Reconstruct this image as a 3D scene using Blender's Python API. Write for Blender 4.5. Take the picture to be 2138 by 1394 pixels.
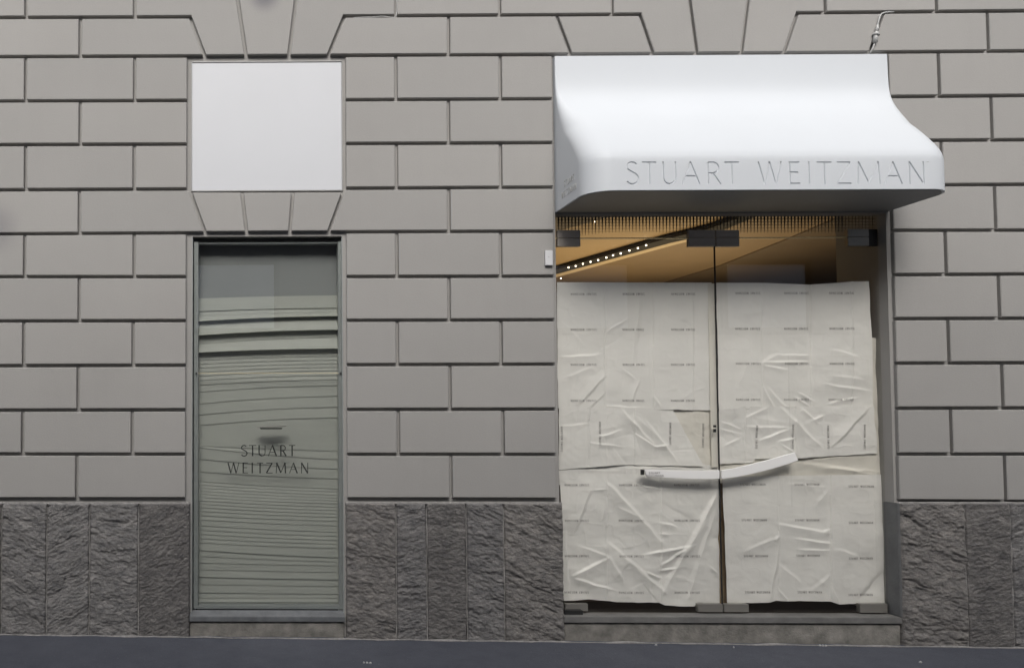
import bpy, bmesh, math, random
import numpy as np
from mathutils import Vector, noise
random.seed(7)
S = bpy.context.scene
for o in list(bpy.data.objects): bpy.data.objects.remove(o)
COL = S.collection

# ------------------------------------------------------------------ camera
W, H = 2138.0, 1394.0
F, PPX, PPY = 1751.02, 496.85, 800.16
RX, RY, RZ = math.pi/2 + 0.0375922, 0.000429626, 0.0143685
CAM = Vector((0.0, -6.0, 1.6))
cd = bpy.data.cameras.new('camera'); cam = bpy.data.objects.new('camera', cd); COL.objects.link(cam)
cam.location = CAM; cam.rotation_euler = (RX, RY, RZ)
cd.sensor_fit = 'HORIZONTAL'; cd.sensor_width = 36; cd.lens = F/W*36
cd.shift_x = (W/2 - PPX)/W; cd.shift_y = (PPY - H/2)/W
cd.clip_start = 0.05; cd.clip_end = 500
S.camera = cam
# ------------------------------------------------------------------ sky, sun, exposure
wd = bpy.data.worlds.new('World'); S.world = wd; wd.use_nodes = True
wt = wd.node_tree; wt.nodes.clear()
SUN_EL, SUN_AZ = math.radians(42), math.radians(7)
sky = wt.nodes.new('ShaderNodeTexSky'); sky.sky_type = 'NISHITA'; sky.sun_disc = False
sky.sun_elevation = SUN_EL; sky.sun_rotation = math.pi + SUN_AZ
sky.air_density = 1.0; sky.dust_density = 4.0; sky.ozone_density = 1.0
hs = wt.nodes.new('ShaderNodeHueSaturation'); hs.inputs['Saturation'].default_value = 0.40
bg = wt.nodes.new('ShaderNodeBackground'); bg.inputs['Strength'].default_value = 0.11
wo = wt.nodes.new('ShaderNodeOutputWorld')
wt.links.new(sky.outputs[0], hs.inputs['Color']); wt.links.new(hs.outputs[0], bg.inputs['Color']); wt.links.new(bg.outputs[0], wo.inputs['Surface'])
sl = bpy.data.lights.new('sun', 'SUN'); sl.energy = 1.4; sl.angle = math.radians(30); sl.color = (1.0, 0.98, 0.955)
so = bpy.data.objects.new('sun', sl); COL.objects.link(so)
sd = Vector((math.sin(-SUN_AZ)*math.cos(SUN_EL), -math.cos(SUN_AZ)*math.cos(SUN_EL), math.sin(SUN_EL)))
so.rotation_euler = (-sd).to_track_quat('-Z', 'Y').to_euler(); so.location = (0, -5, 20)
S.view_settings.view_transform = 'Standard'; S.view_settings.look = 'None'
S.view_settings.exposure = 0.60; S.view_settings.gamma = 1.0
S.render.engine = 'CYCLES'
S.cycles.max_bounces = 8; S.cycles.transparent_max_bounces = 16; S.cycles.diffuse_bounces = 4

# ------------------------------------------------------------------ rays
RM = cam.rotation_euler.to_matrix()
def ray(px, py): return RM @ Vector(((px-PPX)/F, -(py-PPY)/F, -1.0))
def P(px, py, Y=0.0):
    d = ray(px, py); return CAM + d*((Y-CAM.y)/d.y)
def PZ(px, py, z):
    d = ray(px, py); return CAM + d*((z-CAM.z)/d.z)

# ------------------------------------------------------------------ materials
def mat(name, col, rough=0.6, metal=0.0, var=0.0, vscale=3.0, bump=0.0, bscale=60.0, col2=None, spec=0.5, coat=0.0, stretch=(1,1,1), emit=None, es=1.0):
    m = bpy.data.materials.new(name); m.use_nodes = True; nt = m.node_tree; b = nt.nodes['Principled BSDF']
    b.inputs['Base Color'].default_value = (*col, 1); b.inputs['Roughness'].default_value = rough; b.inputs['Metallic'].default_value = metal
    b.inputs['Specular IOR Level'].default_value = spec; b.inputs['Coat Weight'].default_value = coat
    if emit: b.inputs['Emission Color'].default_value = (*emit, 1); b.inputs['Emission Strength'].default_value = es
    tc = nt.nodes.new('ShaderNodeTexCoord'); mp = nt.nodes.new('ShaderNodeMapping'); mp.inputs['Scale'].default_value = stretch
    nt.links.new(tc.outputs['Object'], mp.inputs['Vector'])
    if var > 0:
        n = nt.nodes.new('ShaderNodeTexNoise'); n.inputs['Scale'].default_value = vscale; n.inputs['Detail'].default_value = 6; n.inputs['Roughness'].default_value = .6
        nt.links.new(mp.outputs[0], n.inputs['Vector'])
        cr = nt.nodes.new('ShaderNodeValToRGB'); cr.color_ramp.elements[0].position = .3; cr.color_ramp.elements[1].position = .7
        c2 = col2 or tuple(c*(1-var) for c in col)
        c1 = col if col2 else tuple(min(1, c*(1+var)) for c in col)
        cr.color_ramp.elements[0].color = (*c2, 1); cr.color_ramp.elements[1].color = (*c1, 1)
        nt.links.new(n.outputs['Fac'], cr.inputs[0]); nt.links.new(cr.outputs[0], b.inputs['Base Color'])
    if bump > 0:
        n2 = nt.nodes.new('ShaderNodeTexNoise'); n2.inputs['Scale'].default_value = bscale; n2.inputs['Detail'].default_value = 8; n2.inputs['Roughness'].default_value = .65
        nt.links.new(mp.outputs[0], n2.inputs['Vector'])
        bp = nt.nodes.new('ShaderNodeBump'); bp.inputs['Strength'].default_value = bump; bp.inputs['Distance'].default_value = .01
        nt.links.new(n2.outputs['Fac'], bp.inputs['Height']); nt.links.new(bp.outputs[0], b.inputs['Normal'])
    return m
def glassmat(name, tint, boost=1.0):
    m = bpy.data.materials.new(name); m.use_nodes = True; nt = m.node_tree; nt.nodes.clear()
    t = nt.nodes.new('ShaderNodeBsdfTransparent'); t.inputs[0].default_value = (*tint, 1)
    g = nt.nodes.new('ShaderNodeBsdfGlossy'); g.inputs['Roughness'].default_value = 0.0
    fr = nt.nodes.new('ShaderNodeFresnel'); fr.inputs[0].default_value = 1.5
    ge = nt.nodes.new('ShaderNodeNewGeometry'); inv = nt.nodes.new('ShaderNodeMath'); inv.operation = 'SUBTRACT'; inv.inputs[0].default_value = 1
    mu = nt.nodes.new('ShaderNodeMath'); mu.operation = 'MULTIPLY'; mb = nt.nodes.new('ShaderNodeMath'); mb.operation = 'MULTIPLY'; mb.inputs[1].default_value = boost; mb.use_clamp = True
    nt.links.new(ge.outputs['Backfacing'], inv.inputs[1]); nt.links.new(fr.outputs[0], mb.inputs[0])
    nt.links.new(mb.outputs[0], mu.inputs[0]); nt.links.new(inv.outputs[0], mu.inputs[1])
    mx = nt.nodes.new('ShaderNodeMixShader'); o = nt.nodes.new('ShaderNodeOutputMaterial')
    nt.links.new(mu.outputs[0], mx.inputs[0]); nt.links.new(t.outputs[0], mx.inputs[1]); nt.links.new(g.outputs[0], mx.inputs[2]); nt.links.new(mx.outputs[0], o.inputs[0])
    return m

def wall_material():
    m = mat('painted_render', (0.343, 0.332, 0.316), .82, var=.035, vscale=1.1, bump=.12, bscale=90, spec=.25)
    nt = m.node_tree; b = nt.nodes['Principled BSDF']
    src = b.inputs['Base Color'].links[0].from_socket
    tc = nt.nodes.new('ShaderNodeTexCoord')
    def blend(fac, colr):
        nonlocal src
        mx = nt.nodes.new('ShaderNodeMix'); mx.data_type = 'RGBA'; mx.blend_type = 'MULTIPLY'
        nt.links.new(fac, mx.inputs[0]); nt.links.new(src, mx.inputs[6]); mx.inputs[7].default_value = (*colr, 1)
        src = mx.outputs[2]
    gi = nt.nodes.new('ShaderNodeNewGeometry'); ri = nt.nodes.new('ShaderNodeMath'); ri.operation = 'MULTIPLY'; ri.inputs[1].default_value = .8
    nt.links.new(gi.outputs['Random Per Island'], ri.inputs[0]); blend(ri.outputs[0], (.915, .92, .925))
    # faint vertical rain streaks
    mp = nt.nodes.new('ShaderNodeMapping'); mp.inputs['Scale'].default_value = (14, 14, .9); nt.links.new(tc.outputs['Object'], mp.inputs['Vector'])
    n = nt.nodes.new('ShaderNodeTexNoise'); n.inputs['Scale'].default_value = 1.0; n.inputs['Detail'].default_value = 5
    nt.links.new(mp.outputs[0], n.inputs['Vector'])
    r = nt.nodes.new('ShaderNodeMapRange'); r.inputs[1].default_value = .5; r.inputs[2].default_value = .8; r.inputs[4].default_value = .13
    nt.links.new(n.outputs['Fac'], r.inputs[0]); blend(r.outputs[0], (.86, .86, .87))
    # fine grain
    n3 = nt.nodes.new('ShaderNodeTexNoise'); n3.inputs['Scale'].default_value = 130; n3.inputs['Detail'].default_value = 3
    nt.links.new(tc.outputs['Object'], n3.inputs['Vector'])
    r3 = nt.nodes.new('ShaderNodeMapRange'); r3.inputs[1].default_value = .4; r3.inputs[2].default_value = .75; r3.inputs[4].default_value = .3
    nt.links.new(n3.outputs['Fac'], r3.inputs[0]); blend(r3.outputs[0], (.85, .85, .85))
    # two soft dark blotches (over the small opening, and at the left)
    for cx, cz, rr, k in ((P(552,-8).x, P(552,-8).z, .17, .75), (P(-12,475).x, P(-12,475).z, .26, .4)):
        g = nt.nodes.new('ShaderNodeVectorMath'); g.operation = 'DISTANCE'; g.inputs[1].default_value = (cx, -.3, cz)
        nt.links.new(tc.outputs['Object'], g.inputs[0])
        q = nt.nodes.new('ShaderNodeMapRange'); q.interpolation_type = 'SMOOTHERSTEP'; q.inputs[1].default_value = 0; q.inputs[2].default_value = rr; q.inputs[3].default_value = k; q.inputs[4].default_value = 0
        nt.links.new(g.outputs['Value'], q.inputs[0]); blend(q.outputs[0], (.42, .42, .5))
    nt.links.new(src, b.inputs['Base Color'])
    return m
M = {}
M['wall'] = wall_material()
M['white'] = mat('white_lacquer', (.585, .61, .635), .55, var=.012, vscale=2, spec=.45)
M['panelwhite'] = mat('opal_panel', (.545, .555, .575), .5, var=.015, vscale=2)
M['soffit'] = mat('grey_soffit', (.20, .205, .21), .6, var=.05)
M['frame'] = mat('grey_green_metal', (.34, .36, .35), .42, .2, var=.05, vscale=6)
M['sill'] = mat('dark_sill_stone', (.115, .12, .125), .55, var=.25, vscale=12, bump=.3, bscale=80)
M['step'] = mat('threshold_stone', (.15, .147, .14), .5, var=.22, vscale=10, bump=.3, bscale=90)
M['granite'] = mat('stained_granite', (.20, .19, .17), .8, var=.45, vscale=9, bump=.6, bscale=70)
M['jambstone'] = mat('honed_jamb_stone', (.125, .128, .13), .6, var=.15, vscale=9, bump=.25, bscale=60)
M['glass'] = glassmat('clear_glass', (.965, .965, .955), 1.9)
M['winglass'] = glassmat('window_glass', (.95, .955, .95), 3.4)
M['glasslit'] = mat('lit_glass_edge', (.92, .76, .42), .3)  # light caught in the glass edge, put into its base colour
M['patch'] = mat('brushed_patch_metal', (.50, .45, .40), .45, .0, var=.06, vscale=30, stretch=(1, 1, 14))
M['patchlight'] = mat('satin_steel', (.30, .285, .26), .38, .6, var=.05)
M['black'] = mat('black_rubber', (.012, .012, .012), .6)
M['ink'] = mat('grey_ink', (.27, .255, .25), .7)
M['inkdark'] = mat('dark_vinyl', (.018, .020, .018), .55)
M['paper'] = mat('white_paper', (.80, .785, .755), .36, var=.03, vscale=5, bump=.10, bscale=35, spec=.4)
M['papercream'] = mat('cream_paper', (.73, .70, .635), .55, var=.04, vscale=6, bump=.08, bscale=30)
M['handle'] = mat('white_handle', (.80, .79, .77), .35)
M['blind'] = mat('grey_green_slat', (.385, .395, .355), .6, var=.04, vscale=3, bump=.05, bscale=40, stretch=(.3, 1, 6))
M['dark'] = mat('dark_interior', (.02, .018, .016), .8)
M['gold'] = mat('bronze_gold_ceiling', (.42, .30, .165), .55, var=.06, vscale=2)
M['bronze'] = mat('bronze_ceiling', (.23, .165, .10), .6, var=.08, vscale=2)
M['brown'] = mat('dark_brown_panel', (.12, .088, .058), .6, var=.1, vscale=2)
M['frit'] = mat('dark_frit', (.05, .042, .035), .6)
M['gapstrip'] = mat('lit_gap_strip', (.30, .22, .13), .6, var=.15, vscale=10)  # brown of the lit shop floor, put into the colour
M['scrap'] = mat('grey_white_scrap', (.38, .38, .38), .8)
M['blindshade'] = mat('shaded_upper_slat', (.20, .21, .205), .6, var=.04, vscale=3)  # slat colour darkened on the upper rows for the lintel's shade
M['curtain'] = mat('brown_curtain', (.12, .095, .065), .8, var=.1, vscale=8, stretch=(8, 8, .5))
M['cable'] = mat('grey_cable', (.42, .42, .41), .5)
M['box'] = mat('white_plastic', (.66, .66, .67), .4)
M['mortar'] = mat('pale_mortar', (.27, .26, .25), .9, var=.25, vscale=30, bump=.4)
M['lamp'] = mat('lamp_glow', (1, .9, .75), .4, emit=(1, .86, .66), es=5)
M['opp1'] = mat('opposite_pale_stone', (.55, .53, .50), .8, var=.08, vscale=1)
M['opp2'] = mat('opposite_dark_render', (.12, .118, .12), .8, var=.08, vscale=1)
M['oppglass'] = mat('opposite_shutter', (.78, .85, .98), .3)

# rough plinth stone
def stone_mat(name, c, warm):
    m = mat(name, c, .85, var=.0, spec=.3); nt = m.node_tree; b = nt.nodes['Principled BSDF']
    tc = nt.nodes.new('ShaderNodeTexCoord')
    mp = nt.nodes.new('ShaderNodeMapping'); mp.inputs['Scale'].default_value = (1, 1, 2.2); nt.links.new(tc.outputs['Object'], mp.inputs['Vector'])
    n = nt.nodes.new('ShaderNodeTexNoise'); n.inputs['Scale'].default_value = 9; n.inputs['Detail'].default_value = 10; n.inputs['Roughness'].default_value = .82
    nt.links.new(mp.outputs[0], n.inputs['Vector'])
    cr = nt.nodes.new('ShaderNodeValToRGB'); e = cr.color_ramp.elements
    e[0].position = .34; e[0].color = (c[0]*.5, c[1]*.5, c[2]*.52, 1); e[1].position = .66; e[1].color = (c[0]*1.5, c[1]*1.46, c[2]*1.4, 1)
    em = cr.color_ramp.elements.new(.5); em.color = (*warm, 1)
    nt.links.new(n.outputs['Fac'], cr.inputs[0])
    n4 = nt.nodes.new('ShaderNodeTexNoise'); n4.inputs['Scale'].default_value = 95; n4.inputs['Detail'].default_value = 4; nt.links.new(mp.outputs[0], n4.inputs['Vector'])
    r4 = nt.nodes.new('ShaderNodeMapRange'); r4.inputs[1].default_value = .62; r4.inputs[2].default_value = .78; r4.inputs[4].default_value = .55; nt.links.new(n4.outputs['Fac'], r4.inputs[0])
    mx = nt.nodes.new('ShaderNodeMix'); mx.data_type = 'RGBA'; nt.links.new(r4.outputs[0], mx.inputs[0]); nt.links.new(cr.outputs[0], mx.inputs[6]); mx.inputs[7].default_value = (.34, .33, .31, 1)
    nt.links.new(mx.outputs[2], b.inputs['Base Color'])
    n2 = nt.nodes.new('ShaderNodeTexNoise'); n2.inputs['Scale'].default_value = 45; n2.inputs['Detail'].default_value = 8; n2.inputs['Roughness'].default_value = .72
    nt.links.new(mp.outputs[0], n2.inputs['Vector'])
    bp = nt.nodes.new('ShaderNodeBump'); bp.inputs['Strength'].default_value = .9; bp.inputs['Distance'].default_value = .014
    nt.links.new(n2.outputs['Fac'], bp.inputs['Height']); nt.links.new(bp.outputs[0], b.inputs['Normal'])
    return m
M['st0'] = stone_mat('quarry_stone_grey', (.205, .201, .200), (.192, .186, .181))
M['st1'] = stone_mat('quarry_stone_warm', (.198, .191, .184), (.188, .178, .169))
M['st2'] = stone_mat('quarry_stone_blue', (.184, .181, .182), (.171, .166, .163))
M['st3'] = stone_mat('quarry_stone_dark', (.155, .151, .150), (.145, .138, .133))

# ------------------------------------------------------------------ object helpers
def link(name, me, m, parent=None):
    o = bpy.data.objects.new(name, me); COL.objects.link(o)
    for q in (m if isinstance(m, (list, tuple)) else [m]): me.materials.append(q)
    if parent: o.parent = parent; o.matrix_parent_inverse = parent.matrix_world.inverted() if False else o.matrix_parent_inverse
    return o
def tag(o, label=None, cat=None, group=None, kind=None):
    if label: o['label'] = label
    if cat: o['category'] = cat
    if group: o['group'] = group
    if kind: o['kind'] = kind
    return o
def empty(name, loc=(0, 0, 0)):
    o = bpy.data.objects.new(name, None); COL.objects.link(o); o.location = loc; o.empty_display_size = .1
    return o
class MB:
    def __init__(s): s.v = []; s.f = []; s.mi = []; s.sm = []
    def add(s, vs, fs, mi=0, smooth=False):
        k = len(s.v); s.v += [tuple(v) for v in vs]
        for f in fs: s.f.append(tuple(i+k for i in f)); s.mi.append(mi); s.sm.append(smooth)
    def box(s, x0, x1, y0, y1, z0, z1, mi=0):
        vs = [(x, y, z) for x in (x0, x1) for y in (y0, y1) for z in (z0, z1)]
        s.add(vs, [(0,1,3,2), (4,6,7,5), (0,4,5,1), (2,3,7,6), (0,2,6,4), (1,5,7,3)], mi)
    def prism(s, poly, y0, y1, mi=0, back=True):      # poly: list (x,z), front at y0
        n = len(poly); a = [(x, y0, z) for x, z in poly]; b = [(x, y1, z) for x, z in poly]
        fs = [tuple(range(n)), tuple(range(2*n-1, n-1, -1))] + [(i, (i+1) % n + 0, (i+1) % n + n, i+n)[::-1] for i in range(n)]
        s.add(a+b, fs if back else fs[:1]+fs[2:], mi)
    def tube(s, pts, r, n=10, mi=0):
        rings = []; pts = [Vector(p) for p in pts]
        for i, p in enumerate(pts):
            t = (pts[min(i+1, len(pts)-1)] - pts[max(i-1, 0)]).normalized()
            a = t.cross(Vector((0, 1, 0))); a = a.normalized() if a.length > .01 else Vector((1, 0, 0)); b = t.cross(a)
            rr = r[i] if isinstance(r, (list, tuple)) else r
            rings.append([p + a*math.cos(2*math.pi*j/n)*rr + b*math.sin(2*math.pi*j/n)*rr for j in range(n)])
        vs = [v for g in rings for v in g]; fs = []
        for i in range(len(rings)-1):
            for j in range(n): fs.append((i*n+j, i*n+(j+1) % n, (i+1)*n+(j+1) % n, (i+1)*n+j))
        fs += [tuple(range(n)), tuple(range(len(vs)-1, len(vs)-n-1, -1))]
        s.add(vs, fs, mi, True)
    def build(s, name, m, parent=None, bevel=0.0, fix=True, loc=None):
        me = bpy.data.meshes.new(name)
        off = Vector(loc) if loc else Vector((0, 0, 0))
        if parent and not loc: off = Vector(parent.location)
        if parent and parent.parent and not loc: off = Vector(parent.parent.location)
        me.from_pydata([tuple(Vector(v)-off) for v in s.v], [], s.f)
        for i, p in enumerate(me.polygons): p.material_index = s.mi[i]; p.use_smooth = s.sm[i]
        if fix or bevel:
            bm = bmesh.new(); bm.from_mesh(me)
            if bevel:
                bmesh.ops.remove_doubles(bm, verts=bm.verts, dist=1e-5)
                bmesh.ops.recalc_face_normals(bm, faces=bm.faces)
                bmesh.ops.bevel(bm, geom=[e for e in bm.edges if len(e.link_faces) == 2 and e.calc_face_angle(0) > .5], offset=bevel, segments=2, affect='EDGES')
            else: bmesh.ops.recalc_face_normals(bm, faces=bm.faces)
            bm.to_mesh(me); bm.free()
        me.update()
        o = link(name, me, m, parent)
        if loc and not parent: o.location = loc
        return o

def inset(poly, d):                                   # poly CCW list of (x,z)
    n = len(poly); A = sum(poly[i][0]*poly[(i+1) % n][1]-poly[(i+1) % n][0]*poly[i][1] for i in range(n))
    if A < 0: poly = poly[::-1]
    out = []
    for i in range(n):
        p0, p1, p2 = Vector(poly[i-1]), Vector(poly[i]), Vector(poly[(i+1) % n])
        e1 = (p1-p0).normalized(); e2 = (p2-p1).normalized()
        n1 = Vector((-e1.y, e1.x)); n2 = Vector((-e2.y, e2.x)); b = n1+n2; L = b.length
        if L < 1e-6: out.append(tuple(p1+n1*d)); continue
        b /= L; out.append(tuple(p1 + b*(d/max(.3, b.dot(n1)))))
    return out

# stroke lettering --------------------------------------------------------
def arc(cx, cy, rx, ry, a0, a1, n=10): return [(cx+rx*math.cos(math.radians(a0+(a1-a0)*i/n)), cy+ry*math.sin(math.radians(a0+(a1-a0)*i/n))) for i in range(n+1)]
# each glyph: (width, [(thickness_class, points)]); unit height 1
GL = {
 'S': (.62, [(.9, arc(.31, .745, .24, .235, 35, 200, 9) + arc(.31, .25, .28, .25, 60, -150, 11))]),
 'T': (.70, [(.55, [(0, .97), (.70, .97)]), (1.1, [(.35, .97), (.35, 0)])]),
 'U': (.72, [(1.1, [(.06, 1), (.06, .34)] + arc(.36, .32, .30, .31, 180, 270, 6)), (.6, arc(.36, .32, .30, .31, 270, 360, 6) + [(.66, 1)])]),
 'A': (.86, [(.55, [(.02, 0), (.43, 1)]), (1.15, [(.42, 1), (.84, 0)]), (.5, [(.2, .36), (.66, .36)])]),
 'R': (.62, [(1.05, [(.05, 0), (.05, .97)]), (.7, [(.05, .97), (.28, .97)] + arc(.28, .73, .24, .24, 90, -90, 8) + [(.05, .49)]), (1.1, [(.27, .49), (.60, 0)])]),
 'W': (1.12, [(1.1, [(.02, 1), (.30, 0)]), (.55, [(.30, 0), (.55, 1)]), (1.1, [(.55, 1), (.83, 0)]), (.55, [(.83, 0), (1.10, 1)])]),
 'E': (.50, [(1.1, [(.06, 0), (.06, 1)]), (.6, [(.06, .97), (.48, .97)]), (.6, [(.06, .53), (.42, .53)]), (.6, [(.06, .03), (.50, .03)])]),
 'I': (.12, [(1.1, [(.06, 0), (.06, 1)])]),
 'Z': (.66, [(.6, [(.03, .97), (.63, .97)]), (1.1, [(.62, .97), (.03, .03)]), (.6, [(.03, .03), (.66, .03)])]),
 'M': (.98, [(.6, [(.03, 0), (.08, 1)]), (1.15, [(.08, 1), (.49, .05)]), (.6, [(.49, .05), (.90, 1)]), (1.1, [(.90, 1), (.95, 0)])]),
 'N': (.76, [(.6, [(.05, 0), (.05, 1)]), (1.15, [(.05, 1), (.71, 0)]), (.6, [(.71, 0), (.71, 1)])]),
}
def stroke_quads(pts, w):
    """quads of a polyline of width w"""
    L = []; R_ = []
    n = len(pts)
    for i in range(n):
        p = Vector(pts[i]); a = Vector(pts[max(0, i-1)]); b = Vector(pts[min(n-1, i+1)])
        t = (b-a).normalized(); nn = Vector((-t.y, t.x))
        L.append(p+nn*w/2); R_.append(p-nn*w/2)
    return L, R_
def glyph(ch, x0, x1, z0, z1, w, contrast=True):
    """stroke ribbons (left,right point lists) of a letter fitted in a box"""
    gw, st = GL[ch]; out = []
    for tck, pts in st:
        q = [(x0+(x1-x0)*(p[0]/gw), z0+(z1-z0)*p[1]) for p in pts]
        out.append(stroke_quads(q, w*(tck if contrast else 1.0)))
    return out
def word(text, x0, x1, sp=.32):
    """x-ranges for letters of a word spread over [x0,x1]"""
    tot = sum((GL[c][0] if c != ' ' else .55) for c in text) + sp*(len(text)-1); k = (x1-x0)/tot; x = x0; out = []
    for c in text:
        gw = GL[c][0] if c != ' ' else .55
        if c != ' ': out.append((c, x, x+gw*k))
        x += (gw+sp)*k
    return out

# ================================================================== the wall
HG = 3.3                                               # half joint in photo px
def q3(l, m, r, x):                                    # parabola through three stations
    x0, x1, x2 = 200., 1100., 2020.
    return l*(x-x1)*(x-x2)/((x0-x1)*(x0-x2)) + m*(x-x0)*(x-x2)/((x1-x0)*(x1-x2)) + r*(x-x0)*(x-x1)/((x2-x0)*(x2-x1))
BL = [(36.5, 31.8, 24.3), (118.5, 114.5, 108), (211, 207, 201), (302, 298.5, 293), (396, 391.5, 386), (487.5, 483, 481), (578, 577, 573), (670, 668, 665), (763, 760.5, 758), (856, 854, 852), (948, 948.5, 948), (1041, 1042, 1046)]
def by(k, x): return q3(*BL[k], x) if k >= 0 else q3(*BL[0], x) + 92.3*k
bricks = []
def brick(k, xl, xr):                                  # row k spans boundaries k-1 .. k (photo px)
    ym = (by(k-1, xl)+by(k, xl))/2
    X0 = P(xl, ym).x; X1 = P(xr, (by(k-1, xr)+by(k, xr))/2).x
    bricks.append([(X0, P(xl, by(k, xl)).z), (X1, P(xr, by(k, xr)).z), (X1, P(xr, by(k-1, xr)).z), (X0, P(xl, by(k-1, xl)).z)])
def poly(pts): bricks.append([(P(x, y).x, P(x, y).z) for x, y in pts])
def lerp(t, a, b): return a+(b-a)*t
edL = lambda k: lerp((k-2)/9, 390, 386.5)+HG
edM0 = lambda k: lerp((k-2)/9, 722.3, 725.5)-HG
edM1 = lambda k: lerp((k-2)/9, 1152.8, 1162)+HG
edR = {2: 1857.5, 3: 1859, 4: 1862, 5: 1865.5, 6: 1868, 7: 1870, 8: 1872, 9: 1874.5, 10: 1876.5, 11: 1878.5}
jL = {2: 53, 3: 167, 4: 53, 5: 165.5, 6: 51, 7: 165, 8: 49, 9: 163, 10: 47, 11: 160}
j2 = {2: 281, 4: 280, 6: 280, 8: 278, 10: 276}
jM = {2: (827, 1045), 3: (937,), 4: (828, 1046), 5: (938,), 6: (829, 1046), 7: (938,), 8: (830, 1047), 9: (940,), 10: (832, 1051), 11: (942,)}
jR = {2: 1961, 3: 2071.5, 4: 1967, 5: 2079, 6: 1975.5, 7: 2087, 8: 1981.5, 9: 2094, 10: 1987, 11: 2100}
FARL = [-61-228*i for i in range(0, 3)]
for k in range(2, 12):
    ev = k % 2 == 0
    LX = edL(k) if k != 5 else None
    xs = [jL[k]-228*i for i in range(4, 0, -1)] + [jL[k]] + ([j2[k]] if ev else []) + ([LX] if LX else [])
    for a, b in zip(xs, xs[1:]): brick(k, a, b)
    xs = ([edM0(k)] if k != 5 else []) + list(jM[k]) + [edM1(k)]
    for a, b in zip(xs, xs[1:]): brick(k, a, b)
    xs = [edR[k]-HG, jR[k]] + [jR[k]+222*i for i in range(1, 5)]
    for a, b in zip(xs, xs[1:]): brick(k, a, b)
B4 = lambda x: by(4, x) + 4*max(0, 1-abs(x-558)/170)*0; B5 = lambda x: by(5, x)
V4 = [(397, 398), (505, 398), (612, 398), (717.5, 398)]; V5 = [(429, B5(429)), (515, B5(515)), (605, B5(605)), (686, B5(686))]
V4 = [(x, 399.2) for x, _ in V4]
poly([(165.5, B5(165)), V5[0], (396, by(4, 396)), (166, by(4, 166))])
for i in range(3): poly([V5[i], V5[i+1], V4[i+1], V4[i]])
poly([V5[3], (938, B5(938)), (937, by(4, 937)), (718.5, by(4, 718))])
# row 1 (over the openings) and its voussoirs
B0 = lambda x: by(0, x); B1 = lambda x: by(1, x)
for a, b in ((-745, -517), (-517, -289), (-289, -61), (-61, 167)): brick(1, a, b)
poly([(167, B1(167)), (428, B1(428)), (397, B0(397)), (168, B0(168))])
YT = -34
def yt(x): return by(-1, x)-6 if False else by(0, x)-92.3
for a, b in ((-631, -403), (-403, -175), (-175, 54), (54, 281)): brick(0, a, b)
poly([(281.5, B0(281)), (397, B0(397)), (428, B1(428)), (514, B1(514)), (488, yt(488)), (281.5, yt(281))])
poly([(514, B1(514)), (603, B1(603)), (625, yt(625)), (488, yt(488))])
poly([(603, B1(603)), (685, B1(685)), (719, B0(719)), (827, B0(827)), (827, yt(827)), (625, yt(625))])
poly([(685, B1(685)), (937, B1(937)), (937, B0(937)), (719, B0(719))])
poly([(937, B1(937)), (1193, B1(1193)), (1162, B0(1162)), (937, B0(937))])
brick(0, 827, 1043.5)
brick(0, 1043.5, 1279)
poly([(1193, B1(1193)), (1365, B1(1365)), (1337, B0(1337)), (1162, B0(1162))])
poly([(1279, B0(1279)), (1337, B0(1337)), (1365, B1(1365)), (1456, B1(1456)), (1432, yt(1432)), (1278, yt(1278))])
poly([(1456, B1(1456)), (1549, B1(1549)), (1571, yt(1571)), (1432, yt(1432))])
poly([(1549, B1(1549)), (1638, B1(1638)), (1666, B0(1666)), (1724, B0(1724)), (1721, yt(1721)), (1571, yt(1571))])
poly([(1638, B1(1638)), (1817, B1(1817)), (1845, B0(1845)), (1666, B0(1666))])
poly([(1817, B1(1817)), (2065, B1(2065)), (2062, B0(2062)), (1845, B0(1845))])
for i in range(4): brick(1, 2063.5+222*i, 2063.5+222*(i+1))
brick(0, 1722.5, 1955)
for i in range(4): brick(0, 1955+222*i, 1955+222*(i+1))
for k in range(-9, 0):                                 # courses above the photograph
    off = 0 if k % 2 == 0 else 114
    for i in range(-4, 13): brick(k, 53+228*i+off-114, 53+228*(i+1)+off-114)

YB = .034                                              # face of the joints
bmw = MB(); inner = HG/291.0
for b in bricks:
    a0 = inset(b, inner+random.uniform(-.0006, .0006)); a1 = inset(a0, .0045)
    yf = random.uniform(-.0015, .0015)
    n = len(a0); vs = [(x, YB+.002, z) for x, z in a0] + [(x, yf+.0045, z) for x, z in a0] + [(x, yf, z) for x, z in a1]
    fs = []
    for L in (0, 1):
        for i in range(n): fs.append((L*n+i, L*n+(i+1) % n, (L+1)*n+(i+1) % n, (L+1)*n+i))
    fs.append(tuple(range(2*n, 3*n))); bmw.add(vs, fs)
WL, WR = P(399.5, 800).x, P(717.5, 800).x
DL, DR = P(1162.5, 437).x, P(1856.5, 437).x
XA, XZ, ZG, ZT = -6.0, 10.5, -.4, 7.5
zp_top, zp_bot = P(560, 125.5).z, P(560, 396.8).z
zw_top, zw_bot = P(560, 491.5).z, P(560, 1300).z
zd_top, zd_bot = P(1500, 443.5).z, P(1500, 1302).z
BK = .55
bmw.box(XA, WL, YB, BK, ZG, ZT); bmw.box(WR, DL, YB, BK, ZG, ZT); bmw.box(DR, XZ, YB, BK, ZG, ZT)
bmw.box(WL, WR, YB, BK, zp_top, ZT); bmw.box(WL, WR, YB, BK, zw_top, zp_bot); bmw.box(DL, DR, YB, .135, zd_top, ZT)
bld = tag(empty('building', (0, .3, 0)), 'grey rusticated stone building with rough plinth, glass doors and shuttered side window', 'building')
bmw.build('block_wall', M['wall'], bld)
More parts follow.
